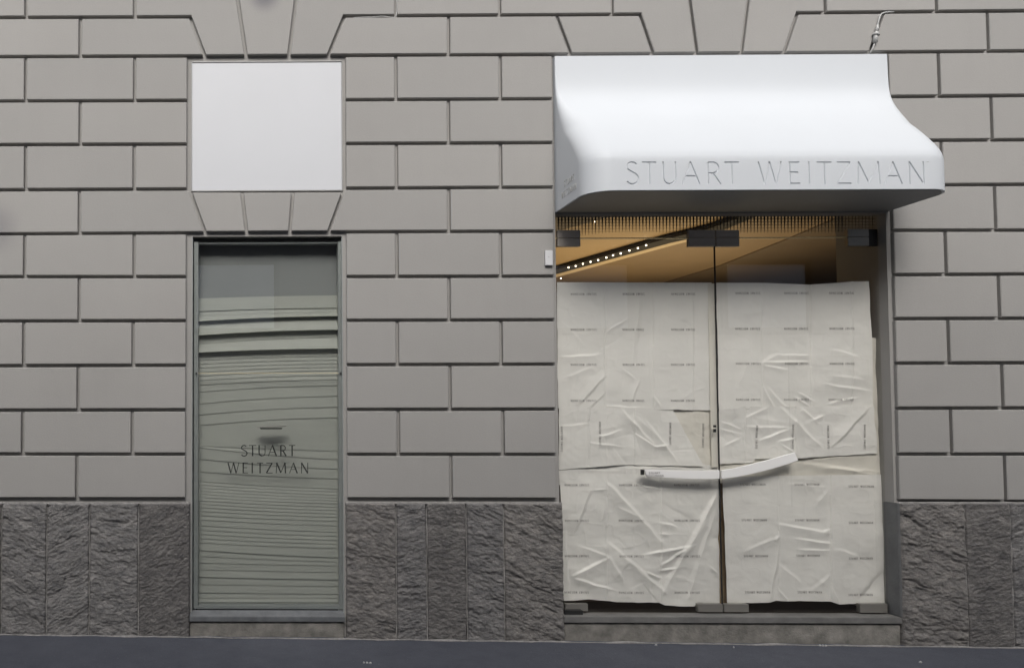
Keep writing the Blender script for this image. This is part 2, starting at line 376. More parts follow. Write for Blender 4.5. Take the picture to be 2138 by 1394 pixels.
# upper storeys
up = MB(); up.box(XA, XZ, .0, BK, ZT+.25, 9.0); up.box(XA, XZ, -.18, BK, ZT, ZT+.25)
up.build('upper_wall', M['wall'], bld)

# -------- rough plinth
def fbm(p, o=6, h=.75): return noise.fractal(Vector(p), h, 2.1, o)
def plinth(pxs, mats, lo_y, edge_l, edge_r):
    root = None
    zt = P((pxs[0]+pxs[-1])/2, 1050).z
    mb = MB(); step = .0062
    for si in range(len(pxs)-1):
        xa = P(pxs[si], 1190).x + (.0018 if si else 0); xb = P(pxs[si+1], 1190).x - (.0018 if si < len(pxs)-2 else 0)
        nx = max(4, int((xb-xa)/step)); z0 = -.12; nz = int((zt-z0)/step)
        sd_ = random.uniform(0, 50); tilt = random.choice((-1, 1))*random.uniform(.2, 1.1); amp = (.020 if mats[si] != 3 else .009)*random.uniform(.8, 1.25)
        base = random.uniform(-.006, .004)
        vs = []
        for i in range(nx+1):
            for j in range(nz+1):
                x = xa+(xb-xa)*i/nx; z = z0+(zt-z0)*j/nz
                u = x*1.0 + z*tilt*.3; v = z - x*tilt*.55
                d = fbm((u*3.2+sd_, 3.1, v*6.5), 6)
                rid = abs(noise.noise(Vector((u*5+sd_+9, 1.7, v*19+d*2.0))))      # flaky ledges
                fine = fbm((u*34+sd_, 7.7, v*60), 4, .6)
                y = -.012 + base - amp*(.55*d + .8*(.5-rid)) - .0062*fine
                e = min(i, nx-i, nz-j)*step
                t = min(1, e/.0062); y = y*(.75+.25*t) - .002*(1-t)
                if e == 0: y = YB
                if j != nz: x += .0035*fine*(0 if e else 1)
                vs.append((x, min(y, YB), z + (0 if e else .004*fine)))
        fs = [(i*(nz+1)+j, (i+1)*(nz+1)+j, (i+1)*(nz+1)+j+1, i*(nz+1)+j+1) for i in range(nx) for j in range(nz)]
        mb.add(vs, fs, mats[si], True)
        if si:                                         # mortar bead
            zz = z0; pts = []
            while zz < zt-.006:
                pts.append((xa-.002+.0035*noise.noise(Vector((sd_, zz*6, 0)))+.002*noise.noise(Vector((sd_, zz*40, 0))), -.004+.006*noise.noise(Vector((sd_+4, zz*9, 1))), zz)); zz += .025
            mb.tube(pts, [.0035+.004*max(0, noise.noise(Vector((sd_+8, p[2]*7, 2)))+.25) for p in pts], 6, 4)
    o = mb.build('rough_plinth', [M['st0'], M['st1'], M['st2'], M['st3'], M['mortar']], bld, fix=False)
    # mortar ledge on top
    m2 = MB(); x0, x1 = P(pxs[0], 1190).x, P(pxs[-1], 1190).x; n = int((x1-x0)/.02); pts = [(x0+(x1-x0)*i/n, .012+.003*noise.noise(Vector((i*.7, pxs[0], 0))), zt-.001+.0025*noise.noise(Vector((i*.3, 5, pxs[0])))) for i in range(n+1)]
    m2.tube(pts, [.008+.003*noise.noise(Vector((i*.5, 2, pxs[0]))) for i in range(n+1)], 6)
    m2.build('mortar_ledge', M['mortar'], bld)
plinth([-640, -520, -395, -290, -190, -85, 4, 98, 187, 289, 396], [0, 1, 2, 0, 3, 1, 0, 0, 0, 3], 0, 0, 0)
plinth([723, 827, 891, 974, 1052, 1176], [1, 2, 3, 2, 1], 0, 0, 0)
plinth([1881, 2015, 2111, 2210, 2330, 2430, 2560, 2700, 2820], [1, 3, 2, 0, 1, 2, 0, 1], 0, 0, 0)

# ================================================================== left: white panel
pf = MB()
x0, x1 = WL-.006, WR+.004; t = .004
for a in ((x0, x0+t, zp_bot, zp_top), (x1-t, x1, zp_bot, zp_top), (x0+t, x1-t, zp_bot, zp_bot+.005), (x0+t, x1-t, zp_top-.006, zp_top)):
    pf.box(a[0], a[1], .021, .0335, a[2], a[3])
pan = tag(empty('fanlight_panel', ((x0+x1)/2, .05, zp_bot)), 'blank square white panel in a thin grey frame above the narrow side window', 'panel')
pf.build('frame', M['cable'], pan, bevel=.0015)
pp = MB(); pp.box(x0+t+.001, x1-t-.001, .027, .0335, zp_bot+.0055, zp_top-.0065); pp.build('white_board', M['panelwhite'], pan, bevel=.002)

# ================================================================== left: narrow window
win = tag(empty('side_window', ((WL+WR)/2, .06, zw_bot)), 'tall narrow shop window with dark lettering and small letter flap over grey-green slats', 'window')
GY = .052
fx = [P(404.5, 800, GY).x, P(413.5, 800, GY).x, P(707, 800, GY).x, P(715, 800, GY).x]
zf0, zf1 = P(560, 1271, GY).z, P(560, 504, GY).z
fr = MB(); fr.box(fx[0], fx[1], GY+.008, .14, zf0, zf1); fr.box(fx[2], fx[3], GY+.008, .14, zf0, zf1)
fr.box(fx[1], fx[2], GY+.008, .14, zf0, zf0+.022); fr.box(fx[1], fx[2], GY+.03, .14, zf1-.012, zf1)
fr.build('frame', M['frame'], win, bevel=.002)
rv = MB(); rv.box(WL+.0005, WL+.006, .028, .5, zw_bot, zw_top-.001); rv.box(WR-.006, WR-.0005, .028, .5, zw_bot, zw_top-.001)
rv.build('reveal_lining', M['frame'], win)
bk = MB(); bk.box(WL+.007, WR-.007, .40, .43, zw_bot, zw_top-.001); bk.box(WL+.007, WR-.007, .1405, .40, zw_top-.03, zw_top-.002); bk.build('back_board', M['dark'], win)
for nm, za, zb in (('glass_pane', P(560, 779, GY).z+.001, zf1+.012), ('glass_pane', zf0, P(560, 779, GY).z-.001)):
    g = MB(); g.box(fx[0]+.001, fx[3]-.001, GY, GY+.006, za, zb); g.build(nm, M['winglass'], win)
cl = MB()
for px in (410, 711): 
    c = P(px, 779, GY); cl.box(c.x-.006, c.x+.006, GY-.006, GY+.0075, c.z-.007, c.z+.007)
cl.build('glass_clip', M['black'], win, bevel=.001)
gl = MB(); gl.box(fx[1], fx[2], GY-.0005, GY+.0065, P(560, 779, GY).z-.0009, P(560, 779, GY).z+.0009); gl.build('glass_edge_joint', M['glasslit'], win)
# window lettering
LT = MB()
def put(mb, ribs, y0, y1, mi=0):
    for L, R_ in ribs:
        n = len(L)
        for i in range(n-1):
            mb.prism([tuple(L[i]), tuple(R_[i]), tuple(R_[i+1]), tuple(L[i+1])], y0, y1, mi)
def px_letters(mb, spec, ya, yb, Y, w, y0, y1, contrast=True):
    for ch, a, b in spec:
        p0 = P(a, yb, Y); p1 = P(b, ya, Y)
        put(mb, glyph(ch, p0.x, p1.x, p0.z, p1.z, w, contrast), y0, y1)
s8 = lambda a: 440+a/8.908
px_letters(LT, [(c, s8(a), s8(b)) for c, a, b in (('S', 560, 680), ('T', 712, 845), ('U', 888, 1022), ('A', 1068, 1225), ('R', 1295, 1405), ('T', 1455, 1572))], 860+612/8.908, 860+815/8.908, GY, .0085, GY-.0015, GY-.0003)
px_letters(LT, [(c, s8(a), s8(b)) for c, a, b in (('W', 318, 528), ('E', 592, 695), ('I', 762, 782), ('T', 860, 975), ('Z', 1030, 1150), ('M', 1212, 1395), ('A', 1462, 1612), ('N', 1680, 1812))], 860+938/8.908, 860+1135/8.908, GY, .0085, GY-.0015, GY-.0003)
LT.build('vinyl_lettering', M['inkdark'], win, fix=True)
# white fleck of filler on the first letter of the second line
# letter flap
fl = MB(); a = P(536, 892, GY); b = P(597, 889, GY)
n = 12; vs = []
for i in range(n+1):
    t_ = i/n; x = a.x+(b.x-a.x)*t_; bow = math.sin(math.pi*t_)
    z = a.z+(b.z-a.z)*t_
    for (yy, zz) in ((GY-.001, z+.006), (GY-.006-.078*(.35+.65*bow), z+.004), (GY-.006-.078*(.35+.65*bow), z-.001), (GY-.001, z-.001)): vs.append((x, yy, zz))
fs = [(i*4+k, (i+1)*4+k, (i+1)*4+(k+1) % 4, i*4+(k+1) % 4) for i in range(n) for k in range(4)] + [(0, 1, 2, 3), (n*4+3, n*4+2, n*4+1, n*4)]
fl.add(vs, fs); fo = fl.build('letter_flap', M['patchlight'], win, bevel=.001)
fl2 = MB(); c0 = P(566, 896, GY)
fl2.prism([(c0.x-.075, c0.z+.002), (c0.x+.075, c0.z+.002), (c0.x+.082, c0.z+.011), (c0.x-.082, c0.z+.011)], GY-.003, GY-.0005); fl2.build('letter_slot', M['black'], win)
# sill
def sill(name, pa, pb, ytop, ymid, ybot, yfoot, m1, m2, parent, depth_in):
    X0, X1 = P(pa, ymid, -.012).x, P(pb, ymid, -.012).x
    cx = (pa+pb)/2
    s_ = MB(); zt = P(cx, ymid, -.012).z
    zin = P(cx, ytop, depth_in).z
    vs = [(X0, -.012, P(cx, ybot, -.012).z), (X0, -.012, zt), (X0, depth_in, zin), (X0, depth_in, P(cx, ybot, -.012).z)]
    vs += [(X1, y, z) for _, y, z in vs]
    s_.add(vs, [(0,1,2,3), (7,6,5,4), (0,4,5,1), (1,5,6,2), (2,6,7,3), (3,7,4,0)])
    o = s_.build(name, m1, parent, bevel=.003)
    b_ = MB(); zb = P(cx, ybot, -.012).z-.006
    b_.box(X0+.006, X1-.006, .004, .3, -.2, zb); b_.box(X0+.01, X1-.01, .02, .3, zb, zb+.006)
    b_.build('base_block', m2, parent, bevel=.004)
sill('window_sill', 395.5, 720.5, 1272, 1287, 1297.5, 1325, M['sill'], M['granite'], win, .058)

# slats -------------------------------------------------------------
bl = tag(empty('slatted_blind', ((WL+WR)/2, .12, zw_bot+.1)), 'grey-green horizontal slats behind the glass of the narrow window', 'blind')
raw = [(505, 505, .2), (519, 518, .2), (533, 531, .3), (547, 545, .2), (561, 558, .2), (575, 572, .3), (590, 586, .2), (604, 600, .3),
 (623.6, 617, 1.2), (650, 642.6, 1.2), (661, 652, .3), (672, 660.7, 4.2), (701, 689, 4.0), (719, 704, .4), (736.6, 728, 4.6), (744, 735, .3), (752, 743, .3), (760, 751, .4), (768, 759, .3), (777, 766, .4), (785, 773, .3), (794, 783, .4),
 (803.8, 792, .5), (818, 804, .5), (843, 826, .5), (866, 849, .5), (888, 871, .5),
 (930, 941, .3), (933, 959, .6), (957, 979, .6), (984, 999, .6), (1004, 1020, .6), (1011, 1026, .2), (1017, 1033, .3), (1023.5, 1039, .3), (1030, 1045, .3), (1037, 1051, .4), (1044, 1058, .3), (1051, 1065, .3), (1058, 1072, .4), (1066, 1079, .3), (1075, 1087, .4), (1084, 1097, .3),
 (1096, 1110, .5), (1105, 1119, .3), (1114, 1127, .4), (1123, 1135, .3), (1132, 1144, .3), (1147, 1163, 1.6), (1160, 1172, .4), (1174, 1180, .5), (1188, 1194, .3), (1203, 1209, 1.6), (1219, 1223, .3), (1236, 1239, 1.1), (1247.5, 1247.5, .9), (1256, 1256, 1.5), (1271, 1271, .3)]
sb = MB(); YS = .13; N = 10
def zline(i, t):
    a, b, _ = raw[i]; y = a+(b-a)*t
    if a < b-1 or a > b+1: y += -3.0*math.sin(math.pi*t)*(1 if a > b else -.6)*(abs(a-b)/16)
    return y
for i in range(len(raw)-1):
    vs = []; k_ = raw[i+1][2]; pr = .040+.002*(k_-4) if k_ > 3.5 else k_*.0026*(.45 if k_ < 1 else 1)
    YQ = .20-.0085*i if i < 8 else YS
    for j in range(N+1):
        t_ = j/N; px = 412+(709-412)*t_
        top = P(px, zline(i, t_)-.6, YQ); bot = P(px, zline(i+1, t_), YQ)
        vs += [(top.x, YQ+.004, top.z), (bot.x, YQ-.001-pr, bot.z), (bot.x, YQ+.004, bot.z-.0008)]
    fs = []
    for j in range(N):
        for k in (0, 1): fs.append((j*3+k, (j+1)*3+k, (j+1)*3+k+1, j*3+k+1))
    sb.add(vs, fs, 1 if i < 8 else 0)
sb.box(P(412, 800, YS).x, P(709, 800, YS).x, YS+.006, YS+.012, P(560, 1271, YS).z, P(560, 622, YS).z)
sb.box(P(405, 800, .38).x, P(716, 800, .38).x, .385, .39, P(560, 640, .38).z, P(560, 500, .38).z)
sb.build('slats', [M['blind'], M['blindshade']], bl, fix=True)

# ================================================================== entrance
ent = tag(empty('entrance', ((DL+DR)/2, .11, zd_bot)), 'wide shop entrance with two frameless glass leaves, steel patch fittings and dark stone threshold', 'entrance')
GD = .11
def gp(px, py): return P(px, py, GD)
zt_, zj, zb_ = gp(1500, 446).z, gp(1500, 496.5).z, gp(1500, 1278).z
xg0, xg1 = DL+.002, P(1832, 500, GD).x
xm = gp(1500, 870).x
xg1 = max(xg1, gp(1838, 700).x)
for nm, a, b, c, d in (('transom_glass', xg0, xg1, zj+.0015, zt_), ('door_leaf', xg0, xm-.003, zb_+.004, zj-.0015), ('door_leaf', xm+.003, xg1, zb_+.004, zj-.0015)):
    g = MB(); g.box(a, b, GD, GD+.010, c, d); o = g.build(nm, M['glass'], ent)
ge = MB(); ge.box(xg0, xg1, GD-.0008, GD+.0112, zj-.0034, zj+.0034); ge.build('glass_joint', M['glasslit'], ent)
sg = MB(); sg.box(xm-.0028, xm+.0028, GD-.001, GD+.012, zb_+.004, zj-.0026); sg.build('meeting_seal', M['black'], ent)
def patch(px0, py0, px1, py1, m, split=True, th=.014):
    a = gp(px0, py1); b = gp(px1, py0); p_ = MB(); zm = zj
    if split:
        p_.box(a.x, b.x, GD-th, GD+.010+th, a.z, zm-.0015); p_.box(a.x, b.x, GD-th, GD+.010+th, zm+.0015, b.z)
    else: p_.box(a.x, b.x, GD-th, GD+.010+th, a.z, b.z)
    p_.build('patch_fitting', m, ent, bevel=.0015)
patch(1163, 481, 1210, 515, M['patch']); patch(1437, 481, 1491, 515, M['patch']); patch(1494, 481, 1541, 515, M['patch']); patch(1768, 479, 1811, 514, M['patchlight'])
pv = MB(); a = gp(1811, 514); b = gp(1830, 479); pv.box(a.x+.001, b.x, GD-.008, GD+.018, a.z, b.z); pv.build('pivot_block', M['black'], ent, bevel=.001)
patch(1179, 1259, 1226, 1274, M['patchlight'], False); patch(1456, 1259.5, 1507, 1276, M['patchlight'], False); patch(1510, 1259.5, 1561, 1276, M['patchlight'], False); patch(1793, 1259, 1850, 1277.5, M['patchlight'], False)
fb = MB(); a = P(1178, 1286, .06); b = P(1216, 1273, .06); fb.box(a.x, b.x, .05, .10, a.z, b.z); fb.build('floor_box', M['black'], ent, bevel=.002)
lk = MB()
for ya, yb in ((887, 892), (895, 902)):
    a = gp(1489, yb); b = gp(1495, ya); lk.box(a.x, b.x, GD-.003, GD+.0005, a.z, b.z)
lk.build('lock_plate', M['black'], ent, bevel=.0006)
# frit of fine lines over the transom, thinning downwards
ft = MB(); rowsf = [446+5.6*i for i in range(10)]
xs_ = 1166
YF = GD+.013
while xs_ < 1826:
    wd_ = 4.3 if xs_ < 1760 else 1.6
    lim = 493 - 10*abs(math.sin(xs_*.013)) if xs_ < 1500 else 486
    y = 446; k = 0; z0 = P(xs_, 446, YF); z1 = P(xs_, lim, YF); h_ = wd_/291/2
    ft.prism([(z0.x-h_, z0.z), (z0.x+h_, z0.z), (z1.x+h_*.12, z1.z), (z1.x-h_*.12, z1.z)], YF, YF+.0008)
    xs_ += 7.05
for i, yy in enumerate([446+6.3*i for i in range(7)]):
    a = P(1163, yy, YF); b = P(1828, yy, YF); h_ = (1.5-.2*i)/291/2
    ft.box(a.x, b.x, YF+.001, YF+.0018, a.z-h_, a.z+h_)
ft.build('frit_screen', M['frit'], ent)
sill('threshold', 1178, 1884.5, 1278, 1288, 1300.5, 1338, M['step'], M['granite'], ent, .13)
# stone jamb on the right, low; reveal linings
js = MB(); zt2 = P(1866, 1050).z
js.box(DR-.004, DR+.045, .0, .135, P(1866, 1288).z, zt2); js.build('stone_jamb', M['jambstone'], ent, bevel=.004)
jl = MB(); jl.box(DR-.003, DR, .03, .135, zt2, zd_top-.001); jl.build('reveal_lining', M['wall'], ent)
# handles ---------------------------------------------------------
def bar(top, bot, y_in, name='pull_handle'):
    n = len(top); vs = []
    for i in range(n):
        yo = y_in[i]; a = P(*top[i], yo); b = P(*bot[i], yo)
        vs += [(a.x, yo, a.z), (b.x, yo, b.z), (b.x, yo+.022, b.z), (a.x, yo+.022, a.z)]
    fs = [(i*4+k, (i+1)*4+k, (i+1)*4+(k+1) % 4, i*4+(k+1) % 4) for i in range(n-1) for k in range(4)] + [(0, 1, 2, 3), (n*4-1, n*4-2, n*4-3, n*4-4)]
    mb = MB(); mb.add(vs, fs); return mb
ins = lambda pts, t: None
hl = bar([(1346, 980), (1375, 980.5), (1410, 981.5), (1450, 982), (1480, 982), (1502.5, 981)], [(1351, 994.5), (1378, 996), (1412, 998), (1450, 999.5), (1480, 1000), (1502.5, 999)], [.066, .062, .058, .056, .055, .055])
h1 = hl.build('pull_handle', M['handle'], ent, bevel=.002)
hr = bar([(1507, 981.5), (1535, 977), (1570, 969), (1610, 958.5), (1640, 950), (1660, 944.5)], [(1507, 999), (1535, 996), (1570, 989), (1610, 979), (1645, 968.5), (1667, 961)], [.055, .055, .056, .058, .062, .066])
h2 = hr.build('pull_handle', M['handle'], ent, bevel=.002)
for px, py in ((1362, 987), (1490, 991), (1520, 990), (1650, 955)):
    c = P(px, py, .07); s_ = MB(); s_.tube([(c.x, .074, c.z), (c.x, .11, c.z)], .008, 12); s_.build('standoff', M['patch'], h1 if px < 1500 else h2)
ec = MB(); a = P(1339.5, 991, .066); b = P(1345.5, 980, .066); ec.box(a.x, b.x, .068, .084, a.z, b.z); ec.build('end_cap', M['black'], h1, bevel=.001)
tl = MB()
px_letters(tl, word('STUART', 1354, 1377), 984.5, 988.3, .0655, .0022, .0592, .0606); px_letters(tl, word('WEITZMAN', 1349, 1384), 990, 994, .0655, .0022, .0592, .0606)
for i, v in enumerate(tl.v): tl.v[i] = (v[0], v[1]-.001+ (P(1351,987).x-v[0])*.0, v[2])
tl.build('printed_lettering', M['ink'], h1)

# ================================================================== papers
def vnoise(x, y, seed):
    def hsh(i, j):
        n = (i*374761393 + j*668265263 + seed*2147483) & 0x7fffffff
        n = (n ^ (n >> 13))*1274126177 & 0x7fffffff
        return ((n ^ (n >> 16)) & 0xffff)/65535.
    i = np.floor(x).astype(np.int64); j = np.floor(y).astype(np.int64); fx = x-i; fy = y-j
    fx = fx*fx*(3-2*fx); fy = fy*fy*(3-2*fy)
    return (hsh(i, j)*(1-fx)+hsh(i+1, j)*fx)*(1-fy) + (hsh(i, j+1)*(1-fx)+hsh(i+1, j+1)*fx)*fy
def crease_field(X, Y, creases):
    D = np.zeros_like(X)
    for (x0, y0, x1, y1, amp, w, asym) in creases:
        dx, dy = x1-x0, y1-y0; L = math.hypot(dx, dy)+1e-6; ux, uy = dx/L, dy/L
        t = ((X-x0)*ux+(Y-y0)*uy)/L; s = -(X-x0)*uy+(Y-y0)*ux
        s = s + 3.0*(vnoise(t*L/22, t*0, int(abs(x0+y0)) % 97)-.5)
        ta = np.clip(t, 0, 1); over = np.maximum(0, np.maximum(-t, t-1))*L
        ws = np.where(s > 0, w, w*asym)
        q_ = np.abs(s)/ws; prof = np.clip(1-q_/2.2, 0, 1)**1.6*np.where(q_ < 2.2, 1, 0)
        D += amp*prof*np.sqrt(np.clip(np.sin(np.pi*np.clip(ta*.92+.04, 0, 1)), 0, 1))*np.exp(-over/6)
    return D
def disp(X, Y, spec):
    D = crease_field(X, Y, spec['cr'])
    for k_, sx in enumerate(spec.get('seams', ())):
        dd = X-sx-.012*(Y-700)*0; D += .0035*np.where(dd > 0, np.exp(-dd/16.), -.6*np.exp(dd/26.))*(1 if k_ % 2 else -1)
    D += .013*(vnoise(X/70, Y/70, spec['seed'])-.5) + .008*(vnoise(X/30+9, Y/26, spec['seed']+3)-.5)*spec.get('rough', 1) + .0022*(vnoise(X/11+9, Y/9, spec['seed']+4)-.5)*spec.get('rough', 1)
    r1 = np.abs(vnoise(X/40+3, Y/55+1, spec['seed']+5)-.5); r2 = np.abs(vnoise(X/19+3, Y/23+7, spec['seed']+8)-.5)
    D += spec.get('rough', 1)*(.0010*np.clip(.10-r2, 0, 1)/.10)
    return D
def sheet(label, corners, Yp, seed, creases, nrand=30, texts=(), flip=False, rough=1.0, edge=None, m='paper', group='printed paper sheets taped inside the glass doors', ang=None, ampk=1.0, seams=()):
    """corners px: TL TR BR BL"""
    rnd = random.Random(seed); cr = [(a, b, c, d, e*ampk*.95, f*1.35, g*.55) for a, b, c, d, e, f, g in creases]
    xs = [c[0] for c in corners]; ys = [c[1] for c in corners]
    for _ in range(nrand):
        cx = rnd.uniform(min(xs), max(xs)); cy = rnd.uniform(min(ys), max(ys)) if rnd.random() < .4 else lerp(rnd.random()**.6, min(ys), max(ys))
        a = rnd.uniform(0, math.pi) if ang is None else rnd.gauss(ang, .5); L = rnd.uniform(16, 80)
        cr.append((cx-math.cos(a)*L/2, cy-math.sin(a)*L/2, cx+math.cos(a)*L/2, cy+math.sin(a)*L/2, rnd.choice((-1, 1))*rnd.uniform(.0012, .0034)*rough, rnd.uniform(5, 15), rnd.uniform(.15, .9)))
    spec = dict(cr=cr, seed=seed, rough=rough, seams=seams)
    TL, TR, BR, BLc = [np.array(c, float) for c in corners]
    nu = int(max(np.linalg.norm(TR-TL), np.linalg.norm(BR-BLc))/1.55); nv = int(max(np.linalg.norm(BLc-TL), np.linalg.norm(BR-TR))/1.55)
    u, v = np.meshgrid(np.linspace(0, 1, nu+1), np.linspace(0, 1, nv+1), indexing='ij')
    X = (1-v)*((1-u)*TL[0]+u*TR[0]) + v*((1-u)*BLc[0]+u*BR[0]); Yy = (1-v)*((1-u)*TL[1]+u*TR[1]) + v*((1-u)*BLc[1]+u*BR[1])
    if edge:
        for side, pts in edge.items():
            px = np.array([p[0] for p in pts], float); pd = np.array([p[1] for p in pts], float)
            if side == 'b': Yy += np.interp(X, px, pd)*v**6
            if side == 't': Yy += np.interp(X, px, pd)*(1-v)**6
            if side == 'r': X += np.interp(Yy, px, pd)*u**6
            if side == 'l': X += np.interp(Yy, px, pd)*(1-u)**6
    Yy += (vnoise(X/12, Yy*0, seed)-.5)*1.2*v**8; X += (vnoise(Yy/25, Yy*0, seed+1)-.5)*1.6*(u**8+(1-u)**8)
    D = disp(X, Yy, spec)
    D = np.clip(D, -.012, .022)
    dep = Yp - D
    vs = []
    R_ = np.array(RM); dirs = np.stack([(X-PPX)/F, -(Yy-PPY)/F, -np.ones_like(X)], -1) @ R_.T
    # real position: on its own plane, then pushed out along the wall normal
    t = (Yp+6.0)/dirs[..., 1]; pos = dirs*t[..., None] + np.array(CAM); pos[..., 1] = dep
    me = bpy.data.meshes.new('paper_sheet'); nn = (nu+1)*(nv+1)
    idx = np.arange(nn).reshape(nu+1, nv+1)
    fcs = np.stack([idx[:-1, :-1], idx[:-1, 1:], idx[1:, 1:], idx[1:, :-1]], -1).reshape(-1, 4)
    c0 = P(sum(xs)/4, max(ys), Yp)
    me.from_pydata((pos.reshape(-1, 3)-np.array(c0)).tolist(), [], fcs.tolist())
    me.polygons.foreach_set('use_smooth', [True]*len(me.polygons)); me.update()
    o = link('paper_sheet', me, M[m]); o.location = c0; tag(o, label, 'paper sheet', group)
    if texts:
        mb = MB()
        for (kind, x0, x1, y0, y1) in texts:
            if kind == 'h': spec_l = word('STUART WEITZMAN', 0, 1, .38)
            fl_ = flip
            ribs = []
            L_, Hh = (x1-x0, y1-y0) if kind == 'h' else (y1-y0, x1-x0)
            for ch, a, b in word('STUART WEITZMAN', 0, L_, .38):
                for Lp, Rp in glyph(ch, a, b, 0, Hh, .8):
                    for i in range(len(Lp)-1): ribs.append((Lp[i], Rp[i], Rp[i+1], Lp[i+1]))
            q = []
            for rib in ribs:
                for p in rib:
                    s_, h_ = p.x, p.y
                    if fl_: s_, h_ = L_-s_, Hh-h_
                    if kind == 'h': q.append((x0+s_, y1-h_))
                    elif kind == 'u': q.append((x1-(Hh-h_), y1-s_))        # reads upwards
                    else: q.append((x0+h_, y0+s_))
            q = np.array(q); d2 = np.clip(disp(q[:, 0], q[:, 1], spec), -.012, .022)
            for i in range(0, len(q), 4):
                vv = []
                for j in range(4):
                    p = P(q[i+j, 0], q[i+j, 1], Yp); vv.append((p.x, Yp-d2[i+j]-.0022, p.z))
                mb.add(vv, [(0, 1, 2, 3)])
            if kind != 'h' or (x0, x1, y0, y1) == texts[-1][1:]:
                me2 = bpy.data.meshes.new('printed_lettering'); me2.from_pydata([tuple(Vector(v)-c0) for v in mb.v], [], mb.f)
                link('printed_lettering', me2, M['ink'], o); mb = MB()
    return o
def grid(cols, rows, h=4.4): return [('h', a, b, y-h/2, y+h/2) for y in rows for a, b in cols]
Y0 = .148
gL, gR = 'printed sheets on the left leaf', 'printed sheets on the right leaf'
sheet('narrow strip of white paper behind the left pull handle, under the other sheets', [(1164, 950), (1500, 950), (1500, 1012), (1166, 1012)], Y0+.012, 14, [(1170, 978, 1290, 983, .005, 4, .5), (1290, 975, 1480, 978, .004, 5, .4)], 14, group=gL)
sheet('small cream sheet beside the door seam, half covered by the crumpled left sheet', [(1390, 846), (1488, 846), (1490, 970), (1390, 970)], Y0+.014, 15, [], 6, [('u', 1466, 1470, 884, 934)], group=gL, m='papercream')
sheet('large upper sheet on the left leaf with soft vertical folds and faint upside-down print', [(1163, 589), (1485, 590), (1488, 856), (1165, 852)], Y0+.001, 11,
  [(1334, 591, 1332, 702, .009, 9, .8), (1332, 640, 1320, 760, .006, 12, .6), (1262, 590, 1264, 790, -.003, 3, 1), (1265, 783, 1211, 842, .008, 6, .5), (1264, 818, 1232, 850, .006, 5, .5), (1334, 797, 1317, 842, .007, 5, .6), (1360, 736, 1368, 828, -.004, 3, .5), (1265, 693, 1310, 665, .0045, 3, .5), (1170, 745, 1250, 740, .006, 6, .5), (1175, 790, 1240, 765, .004, 6, .6), (1300, 770, 1325, 792, .004, 4, .5), (1365, 826, 1376, 845, .007, 4, .5), (1270, 848, 1330, 851, .006, 3, .7), (1364, 600, 1366, 720, -.003, 4, 1)],
  26, grid([(1192, 1245), (1300, 1345), (1401, 1451)], [614, 688, 761, 836]), flip=True, rough=.55, group=gL, seams=(1263, 1364, 1448))
sheet('crumpled white sheet across the middle of the left leaf, its right edge hanging askew', [(1167, 851), (1404, 851), (1470, 973), (1167, 978)], Y0-.001, 12,
  [(1299, 858, 1364, 927, .010, 7, .5), (1351, 882, 1417, 968, .010, 6, .5), (1325, 905, 1368, 931, .010, 5, .35), (1250, 912, 1292, 899, .007, 5, .4), (1232, 925, 1300, 932, .006, 4, .5), (1366, 934, 1393, 930, .010, 4, .6), (1230, 852, 1230, 960, -.003, 3, .6), (1330, 870, 1400, 940, .006, 8, .7), (1170, 890, 1228, 885, .004, 5, .5)],
  34, [('u', 1170, 1174, 890, 942), ('u', 1250, 1254, 880, 928), ('u', 1398, 1402, 882, 928)], edge={'b': [(1167, 2), (1240, -2), (1300, -6), (1470, 0)]}, group=gL, rough=.8, seams=(1230, 1325))
sheet('strongly creased bottom sheet on the left leaf with long diagonal folds', [(1169, 990), (1500, 986), (1502, 1257), (1177, 1254)], Y0, 13,
  [(1266, 1006, 1380, 1130, .016, 11, .4), (1273, 1136, 1386, 1235, .015, 10, .45), (1386, 1235, 1496, 1031, .015, 11, .5), (1437, 1246, 1490, 1071, .010, 7, .8), (1455, 1110, 1494, 1034, .010, 6, .6), (1197, 1202, 1273, 1163, .012, 12, .3), (1201, 1208, 1278, 1230, .013, 7, .4), (1233, 1023, 1197, 1113, .009, 9, .5), (1349, 1158, 1442, 1139, .013, 5, .5), (1380, 1180, 1437, 1142, .011, 5, .5), (1380, 1190, 1410, 1185, .011, 3, .8), (1350, 1195, 1378, 1205, .012, 3, .6), (1377, 1090, 1411, 1099, .008, 5, .5), (1379, 1115, 1395, 1116, .007, 3, .6), (1240, 1023, 1262, 1022, .007, 3, .5), (1330, 1013, 1380, 1022, .008, 4, .5), (1267, 1010, 1268, 1110, -.004, 3, .5), (1214, 1140, 1272, 1163, .007, 6, .5), (1290, 1060, 1340, 1082, .006, 8, .5), (1180, 1110, 1188, 1240, .006, 4, .6), (1273, 1165, 1300, 1210, .009, 7, .5), (1482, 1183, 1496, 1196, .007, 3, .6)],
  46, grid([(1179, 1229), (1292, 1343), (1408, 1460)], [1012, 1086, 1160, 1236]), flip=True, edge={'b': [(1177, 0), (1230, -4), (1290, 1), (1375, 1), (1388, 7), (1450, 9), (1456, 1), (1502, 2)]}, rough=1.1, group=gL, ampk=1.15, seams=(1268, 1380))
sheet('cream sheet showing below the middle sheet on the right leaf', [(1500, 930), (1842, 930), (1843, 1008), (1500, 1008)], Y0+.012, 24, [(1665, 962, 1818, 947, .008, 7, .4), (1670, 965, 1820, 990, .009, 8, .5), (1700, 975, 1840, 985, .006, 6, .5)], 10, group=gR, m='papercream')
sheet('narrow cream paper strip by the right jamb, behind the right sheets', [(1815, 704), (1838, 707), (1846, 965), (1818, 965)], Y0+.016, 25, [], 6, group=gR, m='papercream')
